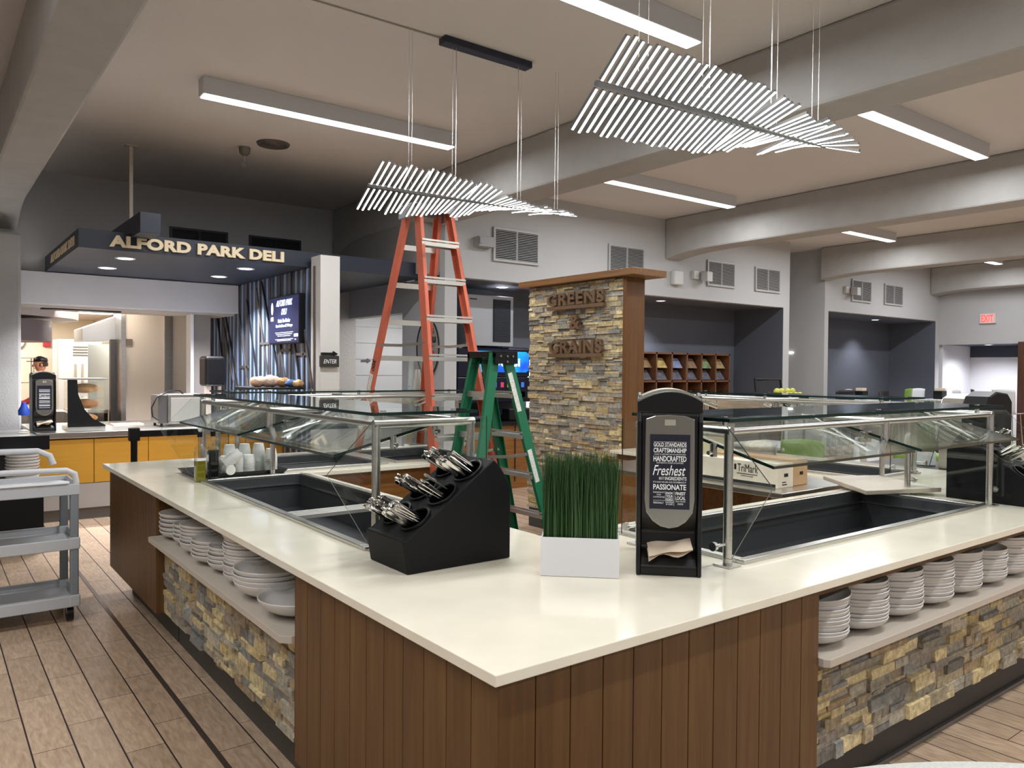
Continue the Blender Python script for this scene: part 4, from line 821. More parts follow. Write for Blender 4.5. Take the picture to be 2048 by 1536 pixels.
# ------------------------------------------------------------------ ladders
def ladder_rail(b, p0, p1, w, th, side, inn):
    """C-channel rail: web (w wide along side) and two flanges turned towards inn"""
    p0 = Vector(p0); p1 = Vector(p1); d = (p1-p0).normalized(); s = Vector(side); s = (s-d*s.dot(d)).normalized(); i = Vector(inn); i = (i-d*i.dot(d)-s*i.dot(s)).normalized()
    def bx(c0, ws, wi):
        b.hexa([p0+c0-s*ws-i*wi, p0+c0+s*ws-i*wi, p0+c0+s*ws+i*wi, p0+c0-s*ws+i*wi, p1+c0-s*ws-i*wi, p1+c0+s*ws-i*wi, p1+c0+s*ws+i*wi, p1+c0-s*ws+i*wi])
    bx(Vector(), w/2, .002); bx(s*(w/2-.002)+i*th/2, .002, th/2); bx(-s*(w/2-.002)+i*th/2, .002, th/2)
def ladder(lab, name, mt, capm, front, rear, nstep, ztop, wr, open_dir, capbox, step_w, braces=True):
    """front/rear = ((top left, bottom left), (top right, bottom right))"""
    t = thing(name, lab, 'ladder', tuple((Vector(front[0][1])+Vector(rear[1][1]))/2))
    def at(pr, z): a, b_ = Vector(pr[0]), Vector(pr[1]); return a+(b_-a)*((a.z-z)/(a.z-b_.z))
    for pr, wid in ((front, wr), (rear, wr*.95)):
        acr = (Vector(pr[1][1])-Vector(pr[0][1])).normalized()
        for k in (0, 1):
            b = MB(); ladder_rail(b, pr[k][0], pr[k][1], wid, .028, open_dir, acr*(1 if k == 0 else -1)); b.obj('rail', mt, t)
            f = Vector(pr[k][1]); MB().box(f.x-.045, f.y-.045, 0, f.x+.045, f.y+.045, .03).obj('foot', M_blackm, t, bevel=.004)
    for k in range(1, nstep):
        z = ztop-.297*k-.02
        if z < .2: break
        a, c = at(front[0], z), at(front[1], z); od = Vector(open_dir)
        b = MB(); b.bar(a, c, step_w, .006, (0, 0, 1)); b.bar(a-od*step_w/2+Vector((0, 0, -.012)), c-od*step_w/2+Vector((0, 0, -.012)), .004, .03, (0, 0, 1)); b.bar(a+od*step_w/2+Vector((0, 0, -.012)), c+od*step_w/2+Vector((0, 0, -.012)), .004, .03, (0, 0, 1))
        b.bar(a-od*(step_w/2+.003)+Vector((0, 0, .018)), c-od*(step_w/2+.003)+Vector((0, 0, .018)), .004, .014, (0, 0, 1))
        b.obj('step', M_alu, t)
        a, c = at(rear[0], z+.0), at(rear[1], z+.0)
        if braces: MB().bar(a, c, .012, .042, (0, 0, 1)).obj('rear_brace', M_alu, t)
        for pr in (front, rear):
            for q, sgn in ((0, -1), (1, 1)):
                pp = at(pr[q], z); acr = (Vector(pr[1][1])-Vector(pr[0][1])).normalized()*sgn
                for dz in (-.02, .02): pass
    zs = ztop-1.1 if ztop > 2 else ztop-.75
    for q in (0, 1):
        a, c = at(front[q], zs), at(rear[q], zs); b = MB(); mm = (a+c)/2+Vector((0, 0, -.012)); b.bar(a, mm, .004, .022, (0, 0, 1)); b.bar(mm, c, .004, .022, (0, 0, 1)); b.obj('spreader', M_steel, t)
    x0, y0, z0, x1, y1, z1 = capbox
    b = MB(); b.box(x0, y0, z1-.012, x1, y1, z1)
    if open_dir[1]:
        for y in (y0, y1-.006): b.box(x0, y, z0+.035, x1, y+.006, z1-.012)
        for x in (x0, x1-.03): b.box(x, y0, z0-.01, x+.03, y1, z1-.012)
    else:
        for x in (x0, x1-.006): b.box(x, y0, z0+.035, x+.006, y1, z1-.012)
        for y in (y0, y1-.03): b.box(x0, y, z0-.01, x1, y+.03, z1-.012)
    b.obj('top_cap', capm, t, bevel=.004)
    return t
R0 = ladder('tall orange fibreglass stepladder straddling the rear counter under the chandelier', 'stepladder', M_orange, mat('cap_aluminium', (168, 172, 176), .5, .5),
    (((3.08, 5.30, 2.86), (2.945, 4.70, .03)), ((3.385, 5.30, 2.86), (3.60, 4.70, .03))),
    (((3.08, 5.46, 2.86), (2.93, 6.42, .03)), ((3.385, 5.46, 2.86), (3.72, 6.42, .03))), 10, 2.9, .085, (0, 1, 0), (3.03, 5.25, 2.80, 3.43, 5.50, 2.89), .09)
def pl_label(t, name, m_, p0, p1, w, off, side):
    p0 = Vector(p0); p1 = Vector(p1); d = (p1-p0).normalized(); s = Vector(side); s = (s-d*s.dot(d)).normalized()*w/2; o_ = Vector(off)
    return MB().add([p0-s+o_, p0+s+o_, p1+s+o_, p1-s+o_], [(0, 1, 2, 3)]).obj(name, m_, t)
M_sticker = mat('label_paper', (214, 212, 204), .6, noise=.25, nscale=90)
def rr(z): a, b_ = Vector((3.08, 5.46, 2.86)), Vector((2.93, 6.42, .03)); return a+(b_-a)*((2.86-z)/2.83)
pl_label(R0, 'warning_label', M_sticker, rr(1.56), rr(1.36), .06, (-.004, 0, 0), (0, 1, 0)); pl_label(R0, 'warning_label', M_sticker, rr(1.28), rr(1.08), .07, (-.004, 0, 0), (0, 1, 0))
text_mb('300', .1, .05, .001, .02, 0, tuple(rr(1.63)+Vector((-.004, 0, 0))), (0, .3, -1), (0, -1, -.3)).obj('lettering', M_txtb, R0)
G0 = ladder('shorter green fibreglass stepladder in front of the drinks machine', 'stepladder', M_green, M_black,
    (((3.39, 4.82, 1.72), (3.80, 4.90, .03)), ((3.39, 4.53, 1.72), (3.80, 4.36, .03))),
    (((3.31, 4.82, 1.72), (2.95, 4.87, .03)), ((3.29, 4.53, 1.72), (2.95, 4.40, .03))), 6, 1.74, .078, (1, 0, 0), (3.26, 4.49, 1.655, 3.46, 4.85, 1.735), .085)
def gr(z): a, b_ = Vector((3.37, 4.53, 1.72)), Vector((3.80, 4.36, .03)); return a+(b_-a)*((1.72-z)/1.69)
pl_label(G0, 'warning_label', M_sticker, gr(1.58), gr(1.30), .04, (-.0, -.004, 0), (1, 0, 0)); pl_label(G0, 'warning_label', M_sticker, gr(1.02), gr(.78), .04, (0, -.004, 0), (1, 0, 0))
for p in ((3.30, 1.70), (3.36, 1.70), (3.41, 1.70), (3.36, 1.66)): MB().tube([(p[0], 4.478, p[1]), (p[0], 4.49, p[1])], .008, 8).obj('rivet', M_chrome, G0)
# ------------------------------------------------------------------ utility cart
T = thing('utility_cart', 'grey three shelf utility cart cut by the left edge of the photo', 'cart', (.37, 5.75, 0))
x0, x1, y0, y1 = -.06, .79, 5.5, 6.0
for z in (.10, .46, .80):
    b = MB(); b.box(x0+.01, y0+.01, z+.018, x1-.01, y1-.01, z+.028); b.box(x0, y0, z, x1, y0+.014, z+.07); b.box(x0, y1-.014, z, x1, y1, z+.07); b.box(x0, y0+.014, z, x0+.014, y1-.014, z+.07); b.box(x1-.014, y0+.014, z, x1, y1-.014, z+.07)
    b.obj('tray_shelf', M_cart, T, bevel=.006)
for x in (x0, x1-.055):
    for y in (y0, y1-.055):
        MB().box(x+.004, y+.004, .12, x+.051, y+.051, .84).obj('post', M_cartp, T, bevel=.008)
        for z in (.10, .46): MB().box(x-.003, y-.003, z-.0, x+.058, y+.058, z+.075).obj('corner_block', M_cart, T, bevel=.008)
for y in (y0+.02,):
    MB().tube([(x0, y, .88), (x0+.04, y, .95), (.4, y, .96), (x1-.07, y, .955), (x1-.025, y, .93), (x1-.015, y, .87)], .018, 12).obj('top_rail', mat('cart_light', (206, 207, 208), .45), T, smooth=True)
MB().tube([(.0, y1+.04, .9), (.05, y1+.04, 1.02), (.3, y1+.04, 1.04), (.62, y1+.04, 1.035), (.69, y1+.04, 1.0), (.71, y1+.03, .94)], .02, 12).obj('push_handle', mat('cart_light', (206, 207, 208), .45), T, smooth=True)
for x in (x0+.05, x1-.05):
    for y in (y0+.05, y1-.05):
        c = MB().tube([(x-.017, y+.01, .052), (x+.019, y+.01, .052)], .048, 20).obj('caster', M_black, T, smooth=True)
        MB().box(x-.02, y-.01, .05, x+.022, y+.05, .115).obj('fork', M_chrome, c)
tag(MB().prism([(.30, 5.49), (.72, 5.49), (.735, 5.5), (.735, 5.53), (.70, 5.6), (.28, 5.6), (.265, 5.53), (.285, 5.5)], 'Z', .872, .886).obj('white_tray', mat('board_white', (236, 238, 240), .3), bevel=.004), 'white board lying on the top shelf of the utility cart', 'board')
# ------------------------------------------------------------------ cutlery dispensers
FORK = None
def cutlery_box(label, loc, rz, plabel, seed, counts):
    t = thing('cutlery_dispenser', label, 'cutlery holder', (0, 0, 0), 'black stepped cutlery holders')
    # local: x from low front (0) to high back (.43); y width .27
    prof = [(0, 0), (.43, 0), (.43, .265), (.385, .335), (.355, .365), (.0, .118), (-.02, .115)]
    MB().prism(prof, 'Y', 0, .27).obj('body', M_blackm, t, bevel=.004)
    d = Vector((.355, 0, .247)).normalized(); n = Vector((-d.z, 0, d.x)); base = Vector((0, 0, .118)); yv = Vector((0, 1, 0))
    i = 0; cups = []
    for u in (.085, .215, .345):
        for y in (.07, .20):
            c = base+d*(u*1.02)+Vector((0, y, 0)); n_ = 24; b = MB(); vs = []; fs = []
            rings = [(.060, .0), (.060, .006), (.053, .007), (.050, -.002), (.0475, -.0015)]
            for r, h in rings:
                for k in range(n_): vs.append(c+n*(h+.002)+(d*cos(2*pi*k/n_)+yv*sin(2*pi*k/n_))*r)
            for q in range(len(rings)-1):
                for k in range(n_): fs.append((q*n_+k, q*n_+(k+1) % n_, (q+1)*n_+(k+1) % n_, (q+1)*n_+k))
            b.add(vs, fs); b.obj('cup_rim', M_black, t, smooth=True)
            b = MB(); b.add([c+n*.0035+(d*cos(2*pi*k/n_)+yv*sin(2*pi*k/n_))*.0505 for k in range(n_)], [tuple(range(n_))]); b.obj('cup_mouth', mat('cup_dark', (2, 2, 2), .9, spec=0), t)
            cups.append((c, n)); i += 1
    t.location = loc; t.rotation_euler = (0, 0, rz)
    RZ = Matrix.Translation(Vector(loc)) @ Matrix.Rotation(rz, 4, 'Z')
    global FORK
    rnd = random.Random(seed)
    for ci, (c, nn) in enumerate(cups):
        for k in range(counts[ci]):
            if FORK is None:
                b = MB()
                b.hexa([(-.0025, -.0014, -.02), (.0025, -.0014, -.02), (.0025, .0014, -.02), (-.0025, .0014, -.02), (-.006, -.0018, .075), (.006, -.0018, .075), (.006, .0018, .075), (-.006, .0018, .075)])
                b.prism([(-.006, .075), (-.0072, .088), (-.0045, .096), (0, .098), (.0045, .096), (.0072, .088), (.006, .075)], 'Y', -.0022, .0022)
                FORK = b.obj('fork_handle', M_chrome, bevel=.0006); o = FORK; ORG.pop(o.name, None)
            else:
                o = FORK.copy(); COL.objects.link(o)
            tag(o, plabel[ci], 'cutlery', 'cutlery standing in the black holders')
            o.name = 'fork'
            lean = (nn*1.0+Vector((-.75+rnd.uniform(-.2, .15), rnd.uniform(-.22, .3), .05))).normalized()
            a = rnd.uniform(0, 6.28); rr_ = .040*sqrt(rnd.random())
            p = c+(d*(-.010+cos(a)*rr_*.9)+yv*(sin(a)*rr_))+nn*.012
            q = lean.to_track_quat('Z', 'Y').to_matrix().to_4x4() @ Matrix.Rotation(rnd.uniform(0, 3.14), 4, 'Z')
            o.matrix_world = RZ @ (Matrix.Translation(p) @ q)
    return t
pos = ['lower near', 'lower far', 'middle near', 'middle far', 'upper near', 'upper far']
cutlery_box('black stepped cutlery holder on the cream counter left of the planter of grass', (1.295, 2.275, .911), 0, ['steel cutlery handle in the %s cup of the black holder beside the grass planter' % p for p in pos], 2, (30, 30, 7, 16, 20, 20))
cutlery_box('black stepped cutlery holder at the far right end of the front counter', (4.83, 1.56, .911), radians(90), ['steel cutlery handle in the %s cup of the far right black holder' % p for p in pos], 9, (8, 10, 8, 10, 8, 8))
# ------------------------------------------------------------------ grass planter
def planter(label, loc, rz, w, dp, h, gh, nb, seed, mg, mp_):
    t = thing('grass_planter', label, 'planter', (0, 0, 0))
    b = MB(); th = .006
    b.box(-w/2, -dp/2, 0, w/2, -dp/2+th, h); b.box(-w/2, dp/2-th, 0, w/2, dp/2, h); b.box(-w/2, -dp/2+th, 0, -w/2+th, dp/2-th, h); b.box(w/2-th, -dp/2+th, 0, w/2, dp/2-th, h); b.box(-w/2+th, -dp/2+th, 0, w/2-th, dp/2-th, h-.02)
    b.obj('planter_box', mp_, t, bevel=.001)
    rnd = random.Random(seed); b = MB()
    for i in range(nb):
        x = rnd.uniform(-w/2+.008, w/2-.008); y = rnd.uniform(-dp/2+.008, dp/2-.008); L_ = gh*rnd.uniform(.8, 1.02); a = rnd.uniform(0, pi); wd = rnd.uniform(.0012, .0024)
        tx = rnd.gauss(0, .010); ty = rnd.gauss(0, .010); ux, uy = cos(a)*wd, sin(a)*wd; k = rnd.uniform(-.5, .5); b.col = (k, k, k); vs = []
        for s in range(4):
            f = s/3; cx, cy, cz = x+tx*f*f, y+ty*f*f, h-.02+L_*f; ww = 1-f*.85
            vs += [(cx-ux*ww, cy-uy*ww, cz), (cx+ux*ww, cy+uy*ww, cz)]
        b.add(vs, [(0, 1, 3, 2), (2, 3, 5, 4), (4, 5, 7, 6)])
    g = b.obj('grass_blades', mg, t); g['kind'] = 'stuff'
    t.location = loc; t.rotation_euler = (0, 0, rz); return t
def grass_mat(nm, c):
    m = mat(nm, c, .5); N = m.node_tree.nodes; L = m.node_tree.links; at = N.new('ShaderNodeAttribute'); at.attribute_name = 'shade'
    ad = N.new('ShaderNodeVectorMath'); ad.operation = 'MULTIPLY_ADD'; ad.inputs[1].default_value = tuple(v*.9 for v in lin(c)); ad.inputs[2].default_value = lin(c)
    L.new(at.outputs['Color'], ad.inputs[0]); L.new(ad.outputs[0], N['Principled BSDF'].inputs['Base Color']); return m
planter('white planter box of tall dark green artificial grass on the front counter', (1.79, 1.965, .911), radians(-44), .262, .115, .13, .30, 2600, 1, grass_mat('dark_grass', (46, 78, 38)), mat('planter_white', (226, 226, 228), .5))
napkin_dispenser('big black napkin dispenser with printed sheet and loose napkin on the front counter', (2.082, 1.835, .911), radians(-46))
# bottles, cups and tray at the left arm
t = thing('serving_tray', 'black rectangular tray holding the white cup stacks', 'tray', (1.62, 5.1, .91))
MB().prism([(1.36, 4.98), (1.90, 4.98), (1.90, 5.36), (1.36, 5.36)], 'Z', .912, .918).obj('tray_floor', M_black, t)
b = MB()
for a, c in (((1.36, 4.98), (1.90, 4.98)), ((1.90, 4.98), (1.90, 5.36)), ((1.90, 5.36), (1.36, 5.36)), ((1.36, 5.36), (1.36, 4.98))):
    cx, cy = 1.63, 5.17; e = lambda p: (p[0]+(.02 if p[0] > cx else -.02), p[1]+(.02 if p[1] > cy else -.02))
    a2, c2 = e(a), e(c); b.hexa([(a[0], a[1], .912), (c[0], c[1], .912), (c2[0], c2[1], .937), (a2[0], a2[1], .937), (a[0], a[1], .916), (c[0], c[1], .916), (c2[0], c2[1], .941), (a2[0], a2[1], .941)])
b.obj('tray_rim', M_black, t)
def cup_mesh():
    return MB().lathe([(.040, 0), (.041, .002), (.030, .058), (.0, .058)], n=20)
M_cup = mat('paper_cup', (236, 235, 230), .6)
CUP = None
STACKS = [(1.47, 5.06, 6, 'short white cup stack partly behind the dark bottle'), (1.545, 5.05, 5, 'white cup stack with a tipped stack leaning on it'), (1.60, 5.14, 9, 'back row stack, left of the three tall ones'), (1.62, 5.05, 6, 'white cup stack in the front row, third from the right'), (1.70, 5.15, 9, 'back row stack, middle of the three tall ones'), (1.695, 5.05, 5, 'white cup stack in the front row, second from the right'), (1.79, 5.14, 9, 'back row stack, right of the three tall ones'), (1.845, 5.06, 7, 'white cup stack in the front row, nearest the steel post')]
def put_cup(M_, lab):
    global CUP
    if CUP is None: CUP = cup_mesh().obj('paper_cup', M_cup, smooth=True); o = CUP
    else: o = CUP.copy(); COL.objects.link(o)
    tag(o, lab, 'cup', 'white paper cups on the black tray'); o.matrix_world = M_
for x, y, n, lab in STACKS:
    for k in range(n): put_cup(Matrix.Translation((x, y, .919+k*.0155)), 'paper cup in the '+lab)
for k in range(4): put_cup(Matrix.Translation((1.55, 4.99, .96)) @ Matrix.Rotation(radians(95), 4, 'X') @ Matrix.Translation((0, 0, -.02+k*.0)), 'paper cup lying on its side at the front of the tray') if k == 0 else None
for k in range(5): put_cup(Matrix.Translation((1.53, 4.995, 1.0)) @ Matrix.Rotation(radians(52), 4, 'Y') @ Matrix.Rotation(radians(10), 4, 'X') @ Matrix.Translation((0, 0, k*.0155-.01)), 'paper cup in the tipped stack resting across two upright stacks')
def bottle(label, x, y, liquid, lh, rz=0):
    t = thing('dressing_bottle', label, 'bottle', (x, y, .911), 'square glass dressing bottles')
    s = .031
    b = MB(); rings = [(s, 0), (s, .18), (s*.9, .20), (s*.5, .225), (.013, .24), (.013, .275)]
    vs = []; fs = []
    for r, z in rings:
        q = 16
        for k in range(q):
            a = 2*pi*k/q+pi/q; e = 1 if z > .2 else (1/max(abs(cos(a)), abs(sin(a))))*.93; vs.append((x+cos(a)*r*e, y+sin(a)*r*e, .911+z))
    for i in range(len(rings)-1):
        for k in range(q): fs.append((i*q+k, i*q+(k+1) % q, (i+1)*q+(k+1) % q, (i+1)*q+k))
    fs.append(tuple(range(q-1, -1, -1))); b.add(vs, fs); b.obj('bottle_glass', M_clear, t, smooth=True)
    MB().box(x-s*.86, y-s*.86, .913, x+s*.86, y+s*.86, .911+lh).obj('liquid', liquid, t, bevel=.004)
    MB().lathe([(.0145, .27), (.0145, .30), (.0, .302)], (x, y, .911), 14).obj('stopper', M_black, t)
    MB().lathe([(.006, .30), (.014, .32), (.013, .335), (.006, .35), (0, .355)], (x, y, .911), 12).obj('pourer', mat('clear_pourer', (225, 228, 230), .2, spec=.8), t, smooth=True)
    return t
t = bottle('olive oil bottle with yellow green oil at the left of the black tray', 1.342, 4.88, mat('olive_oil', (128, 120, 14), .15, emit=(120, 112, 10), es=0), .125)
MB().box(1.316, 4.8455, 1.04, 1.368, 4.8475, 1.056).obj('label_strip', M_white, t)
t = bottle('dark vinegar bottle with a small white label beside the oil bottle', 1.425, 4.90, mat('balsamic', (14, 10, 10), .15), .185)
MB().box(1.3915, 4.88, 1.03, 1.3935, 4.915, 1.07).obj('label_strip', M_white, t)
tag(MB().box(1.395, 4.84, .911, 1.45, 4.86, .93).obj('label_card', mat('card_blue', (160, 190, 200), .5), bevel=.001), 'small pale card at the foot of the dark vinegar bottle', 'card') if False else None
# ------------------------------------------------------------------ bowls on the ledges
def stack(x, y, n, rx, ry, h, pitch, labs, group, seed, proto=None, top=None):
    rnd = random.Random(seed); first = proto
    for k in range(n):
        lab = labs[1] if 0 < k < n-1 else (labs[0] if k == 0 else labs[2])
        if first is None: first = o = bowl('bowl', lab, group, rx, ry, h)
        else: o = first.copy(); COL.objects.link(o); tag(o, lab, 'bowl', group)
        o.location = (x+rnd.uniform(-.003, .003), y+rnd.uniform(-.003, .003), .641+k*pitch)
        o.rotation_euler = (rnd.uniform(-.012, .012), rnd.uniform(-.012, .012), rnd.uniform(-.05, .05))
    return first
ordn = ['nearest the wood corner', 'second from the wood corner', 'third from the wood corner', 'fourth from the wood corner', 'fifth from the wood corner', 'sixth from the wood corner', 'seventh from the wood corner', 'eighth from the wood corner']
P = None
for i, (x, n) in enumerate([(2.54, 10), (2.815, 12), (3.085, 12), (3.355, 12), (3.625, 12), (3.89, 10), (4.15, 12), (4.42, 12), (4.69, 11)]):
    nm = ordn[i] if i < 8 else 'furthest from the wood corner'
    P = stack(x, 1.565, n, .262, .262, .052, .0128, ['bottom bowl of the stack %s on the right ledge' % nm, 'middle bowl of the stack %s, right ledge' % nm, 'top bowl of the stack %s on the right ledge' % nm], 'grey stoneware bowls stacked on the right ledge', 30+i, P)
    if i == 0:
        o = P.copy(); COL.objects.link(o); tag(o, 'tipped bowl crowning the stack nearest the wood corner, right ledge', 'bowl', 'grey stoneware bowls stacked on the right ledge'); o.location = (x+.006, 1.56, .641+10*.0128+.004); o.rotation_euler = (.02, -.08, 0)
P = None
names = ['at the far end', 'second from the far end', 'third from the far end', 'fourth from the far end', 'fifth from the far end', 'tallest', 'of large bowls next to the single bowl']
for i, (y, n, s, p) in enumerate([(4.60, 5, .25, .024), (4.40, 4, .2, .022), (4.17, 7, .25, .0175), (3.93, 5, .26, .018), (3.73, 5, .22, .018), (3.47, 12, .235, .0145), (3.22, 4, .30, .019), (2.93, 1, .30, .02)]):
    nm = names[i] if i < 7 else ''
    pr = bowl('bowl', 'x', 'grey stoneware bowls on the left ledge', s, s*1.08, .052 if i < 6 else .072); bpy.data.objects.remove(pr) if False else None
    labs = ['bottom bowl of the stack %s, left ledge' % nm, 'middle bowl of the stack %s, left ledge' % nm, 'top bowl of the stack %s, left ledge' % nm] if i < 7 else ['single large bowl standing alone beside the near wood corner on the left ledge']*3
    rnd = random.Random(i)
    for k in range(n):
        o = pr if k == 0 else pr.copy()
        if k: COL.objects.link(o)
        tag(o, labs[0] if k == 0 else (labs[2] if k == n-1 else labs[1]), 'bowl', 'grey stoneware bowls on the left ledge')
        o.location = (1.175+rnd.uniform(-.004, .004), y+rnd.uniform(-.004, .004), .641+k*p)
    if i == 5:
        o = pr.copy(); COL.objects.link(o); tag(o, 'wide bowl crowning the tallest stack on the left ledge', 'bowl', 'grey stoneware bowls on the left ledge'); o.location = (1.165, y-.01, .641+12*.0145+.006)
# ------------------------------------------------------------------ inside the ring
t = thing('steel_work_table', 'stainless work table carrying the two cardboard boxes', 'table', (4.35, 3.2, 0))
MB().box(3.95, 2.62, .868, 4.78, 4.3, .9).obj('tabletop', M_steel, t, bevel=.004)
for x, y in ((4.0, 2.7), (4.72, 2.7), (4.0, 4.2), (4.72, 4.2)): MB().tube([(x, y, 0), (x, y, .87)], .02, 12).obj('leg', M_steel, t, smooth=True)
tag(MB().box(4.62, 2.75, .1, 4.66, 4.8, .86).obj('wood_back_panel', M_woodY), 'orange toned wood panel below the steel work table', 'panel')
M_cb = mat('printed_white_card', (222, 212, 190), .75, noise=.1, nscale=9); M_kraft = mat('kraft_card', (196, 158, 116), .8, noise=.06, nscale=12)
t = thing('cardboard_box', 'white printed cardboard box with the black band, nearer of the two boxes', 'box', (4.2, 3.05, .9))
b = MB(); b.box(4.105, 2.755, .901, 4.265, 3.40, .905); b.box(4.105, 2.755, .905, 4.111, 3.40, 1.045); b.box(4.259, 2.755, .905, 4.265, 3.40, 1.045); b.box(4.111, 2.755, .905, 4.259, 2.761, 1.045); b.box(4.111, 3.394, .905, 4.259, 3.40, 1.045); b.obj('carton', M_cb, t)
MB().box(4.1035, 2.77, .903, 4.105, 3.40, .922).obj('dark_band', M_txtb, t)
b = text_mb('TriMark', .15, .05, .001, .0, 0, (4.104, 2.97, 1.0), (0, -1, 0)); b.box(4.1035, 2.9, .962, 4.105, 3.05, .966); b.box(4.1035, 2.93, .95, 4.105, 3.02, .953); b.box(4.1035, 3.055, .985, 4.105, 3.07, 1.02)
b.obj('lettering', M_txtb, t); b = MB(); b.box(4.17, 2.7535, .965, 4.21, 2.755, .985); b.box(4.15, 2.7535, .93, 4.19, 2.755, .936); b.box(4.15, 2.7535, .915, 4.2, 2.755, .921); b.obj('hand_hole', M_txtb, t)
MB().box(4.112, 2.762, .905, 4.258, 3.393, 1.038).obj('packed_contents', mat('crumpled_film', (226, 220, 204), .5, noise=.3, nscale=25, bump=1., bscale=30), t)
t = thing('cardboard_box', 'brown cardboard box behind the white printed one', 'box', (4.37, 3.05, .9))
MB().box(4.285, 2.765, .901, 4.435, 3.35, 1.06).obj('carton', M_kraft, t, bevel=.002); MB().box(4.35, 2.7635, .965, 4.385, 2.765, .985).obj('hand_hole', M_txtb, t)
t = thing('glass_bowl', 'clear square sided bowl of bagged food behind the boxes', 'bowl', (4.5, 3.5, .9))
MB().lathe([(.08, 0), (.11, .12), (.12, .2), (.115, .2), (.105, .12), (.075, .01)], (4.62, 3.25, .9), 20).obj('bowl_wall', M_clear, t, smooth=True)
b = MB().ball((4.62, 3.25, 1.09), .11, 18, 10, 1, 1, .35); b.obj('food_bag', mat('crumpled_film', (226, 220, 204), .5), t, smooth=True)
tag(MB().box(4.455, 3.38, .901, 4.475, 3.85, 1.14).obj('beige_folder', mat('beige_card', (206, 198, 160), .7)), 'upright beige board behind the white printed box', 'board')
t = thing('carton_wrap', 'blue and white printed pack lying above the beige board', 'pack', (4.545, 3.92, .9)); MB().box(4.49, 3.75, 1.12, 4.6, 4.1, 1.185).obj('pack', mat('pack_pattern', (190, 206, 200), .6, noise=.6, nscale=26), t)
MB().box(4.49, 3.75, .901, 4.6, 4.1, 1.12).obj('pack_lower', mat('beige_card', (206, 198, 160), .7), t)
tag(MB().hexa([(4.13, 2.22, .93), (4.6, 2.03, .93), (4.78, 2.5, .935), (4.47, 2.68, .935), (4.13, 2.22, .955), (4.6, 2.03, .955), (4.78, 2.5, .96), (4.47, 2.68, .96)]).obj('flat_lid', mat('satin_lid', (186, 176, 160), .45, .25), bevel=.004), 'flat pale metal lid lying over the right end of the front cold well', 'lid')
# ------------------------------------------------------------------ drinks station
t = thing('drinks_counter', 'dark counter with wood doors under the drinks machine', 'counter', (6.5, 8.6, 0))
MB().box(5.4, 8.36, .0, 9.12, 9.2, .86).obj('cabinet', M_woodY, t); MB().box(5.38, 8.33, .86, 9.15, 9.22, .91).obj('top', M_black, t)
for x in (5.9, 6.4, 6.9): MB().box(x, 8.35, .1, x+.012, 8.36, .85).obj('door_gap', M_txtb, t)
t = thing('drinks_machine', 'black drinks dispenser with a glowing blue display', 'drinks machine', (6.4, 8.75, .91))
MB().box(5.72, 8.75, 1.5, 6.97, 9.2, 1.92).box(5.8, 8.95, .91, 6.95, 9.2, 1.5).box(5.75, 8.62, .91, 6.97, 9.0, .98).obj('housing', mat('machine_navy', (12, 14, 40), .3), t, bevel=.03)
MB().box(5.72, 8.74, 1.15, 6.97, 9.0, 1.5).obj('valve_panel', mat('machine_navy', (12, 14, 40), .3), t, bevel=.01)
def screen_mat():
    m = bpy.data.materials.new('blue_screen'); m.use_nodes = True; nt = m.node_tree; N = nt.nodes; L = nt.links; b = N['Principled BSDF']
    tc = N.new('ShaderNodeTexCoord'); g = N.new('ShaderNodeTexNoise'); g.inputs['Scale'].default_value = 2.2; L.new(tc.outputs['Object'], g.inputs['Vector'])
    r = N.new('ShaderNodeValToRGB'); r.color_ramp.elements[0].color = lin((0, 84, 235))+(1,); r.color_ramp.elements[1].color = lin((0, 190, 255))+(1,); r.color_ramp.elements[0].position = .38; r.color_ramp.elements[1].position = .62
    L.new(g.outputs[0], r.inputs[0]); L.new(r.outputs[0], b.inputs['Emission Color']); b.inputs['Emission Strength'].default_value = 1.1; b.inputs['Base Color'].default_value = (0, 0, 0, 1); return m
sc = MB().prism([(5.99, 1.6), (6.03, 1.57), (6.88, 1.57), (6.93, 1.6), (6.93, 1.83), (6.88, 1.86), (6.03, 1.86), (5.99, 1.83)], 'Y', 8.735, 8.75).obj('display', screen_mat(), t)
b = text_mb('epsi', .34, .15, .003, .02, 0, (6.6, 8.733, 1.69)); b.obj('lettering', mat('screen_white2', (255, 255, 255), .5, emit=(255, 255, 255), es=1.2), sc)
MB().prism([(6.33+.085*cos(a*pi/12), 1.715+.085*sin(a*pi/12)) for a in range(24)], 'Y', 8.732, 8.735).obj('round_mark', mat('screen_white2', (255, 255, 255), .5), sc)
for k in range(9):
    x = 5.86+k*.12; c = [(60, 80, 180), (200, 60, 50), (210, 180, 60), (240, 240, 240), (60, 80, 180), (190, 60, 90), (220, 210, 90), (240, 240, 240), (60, 110, 200)][k]
    MB().box(x-.025, 8.73, 1.36, x+.025, 8.74, 1.43).obj('flavour_label', mat('flav_%d%d' % (c[0], c[1]), c, .5, emit=c, es=.35), t)
    MB().box(x-.012, 8.66, 1.22, x+.012, 8.74, 1.3).obj('valve', M_black, t, bevel=.003)
t = thing('ice_machine', 'grey ice machine with a dark grille on top of the drinks machine', 'ice machine', (6.2, 8.8, 1.93))
MB().box(5.83, 8.7, 1.93, 6.62, 9.2, 2.62).obj('body', mat('ice_grey', (168, 170, 174), .45, .3), t, bevel=.008)
b = MB(); b.box(6.27, 8.685, 1.99, 6.56, 8.7, 2.57)
for k in range(26): b.box(6.28, 8.678, 2.0+k*.022, 6.55, 8.685, 2.012+k*.022)
b.obj('grille', mat('grille_navy', (26, 32, 46), .5), t); MB().box(5.88, 8.698, 2.55, 6.0, 8.70, 2.565).obj('badge', M_txtb, t)
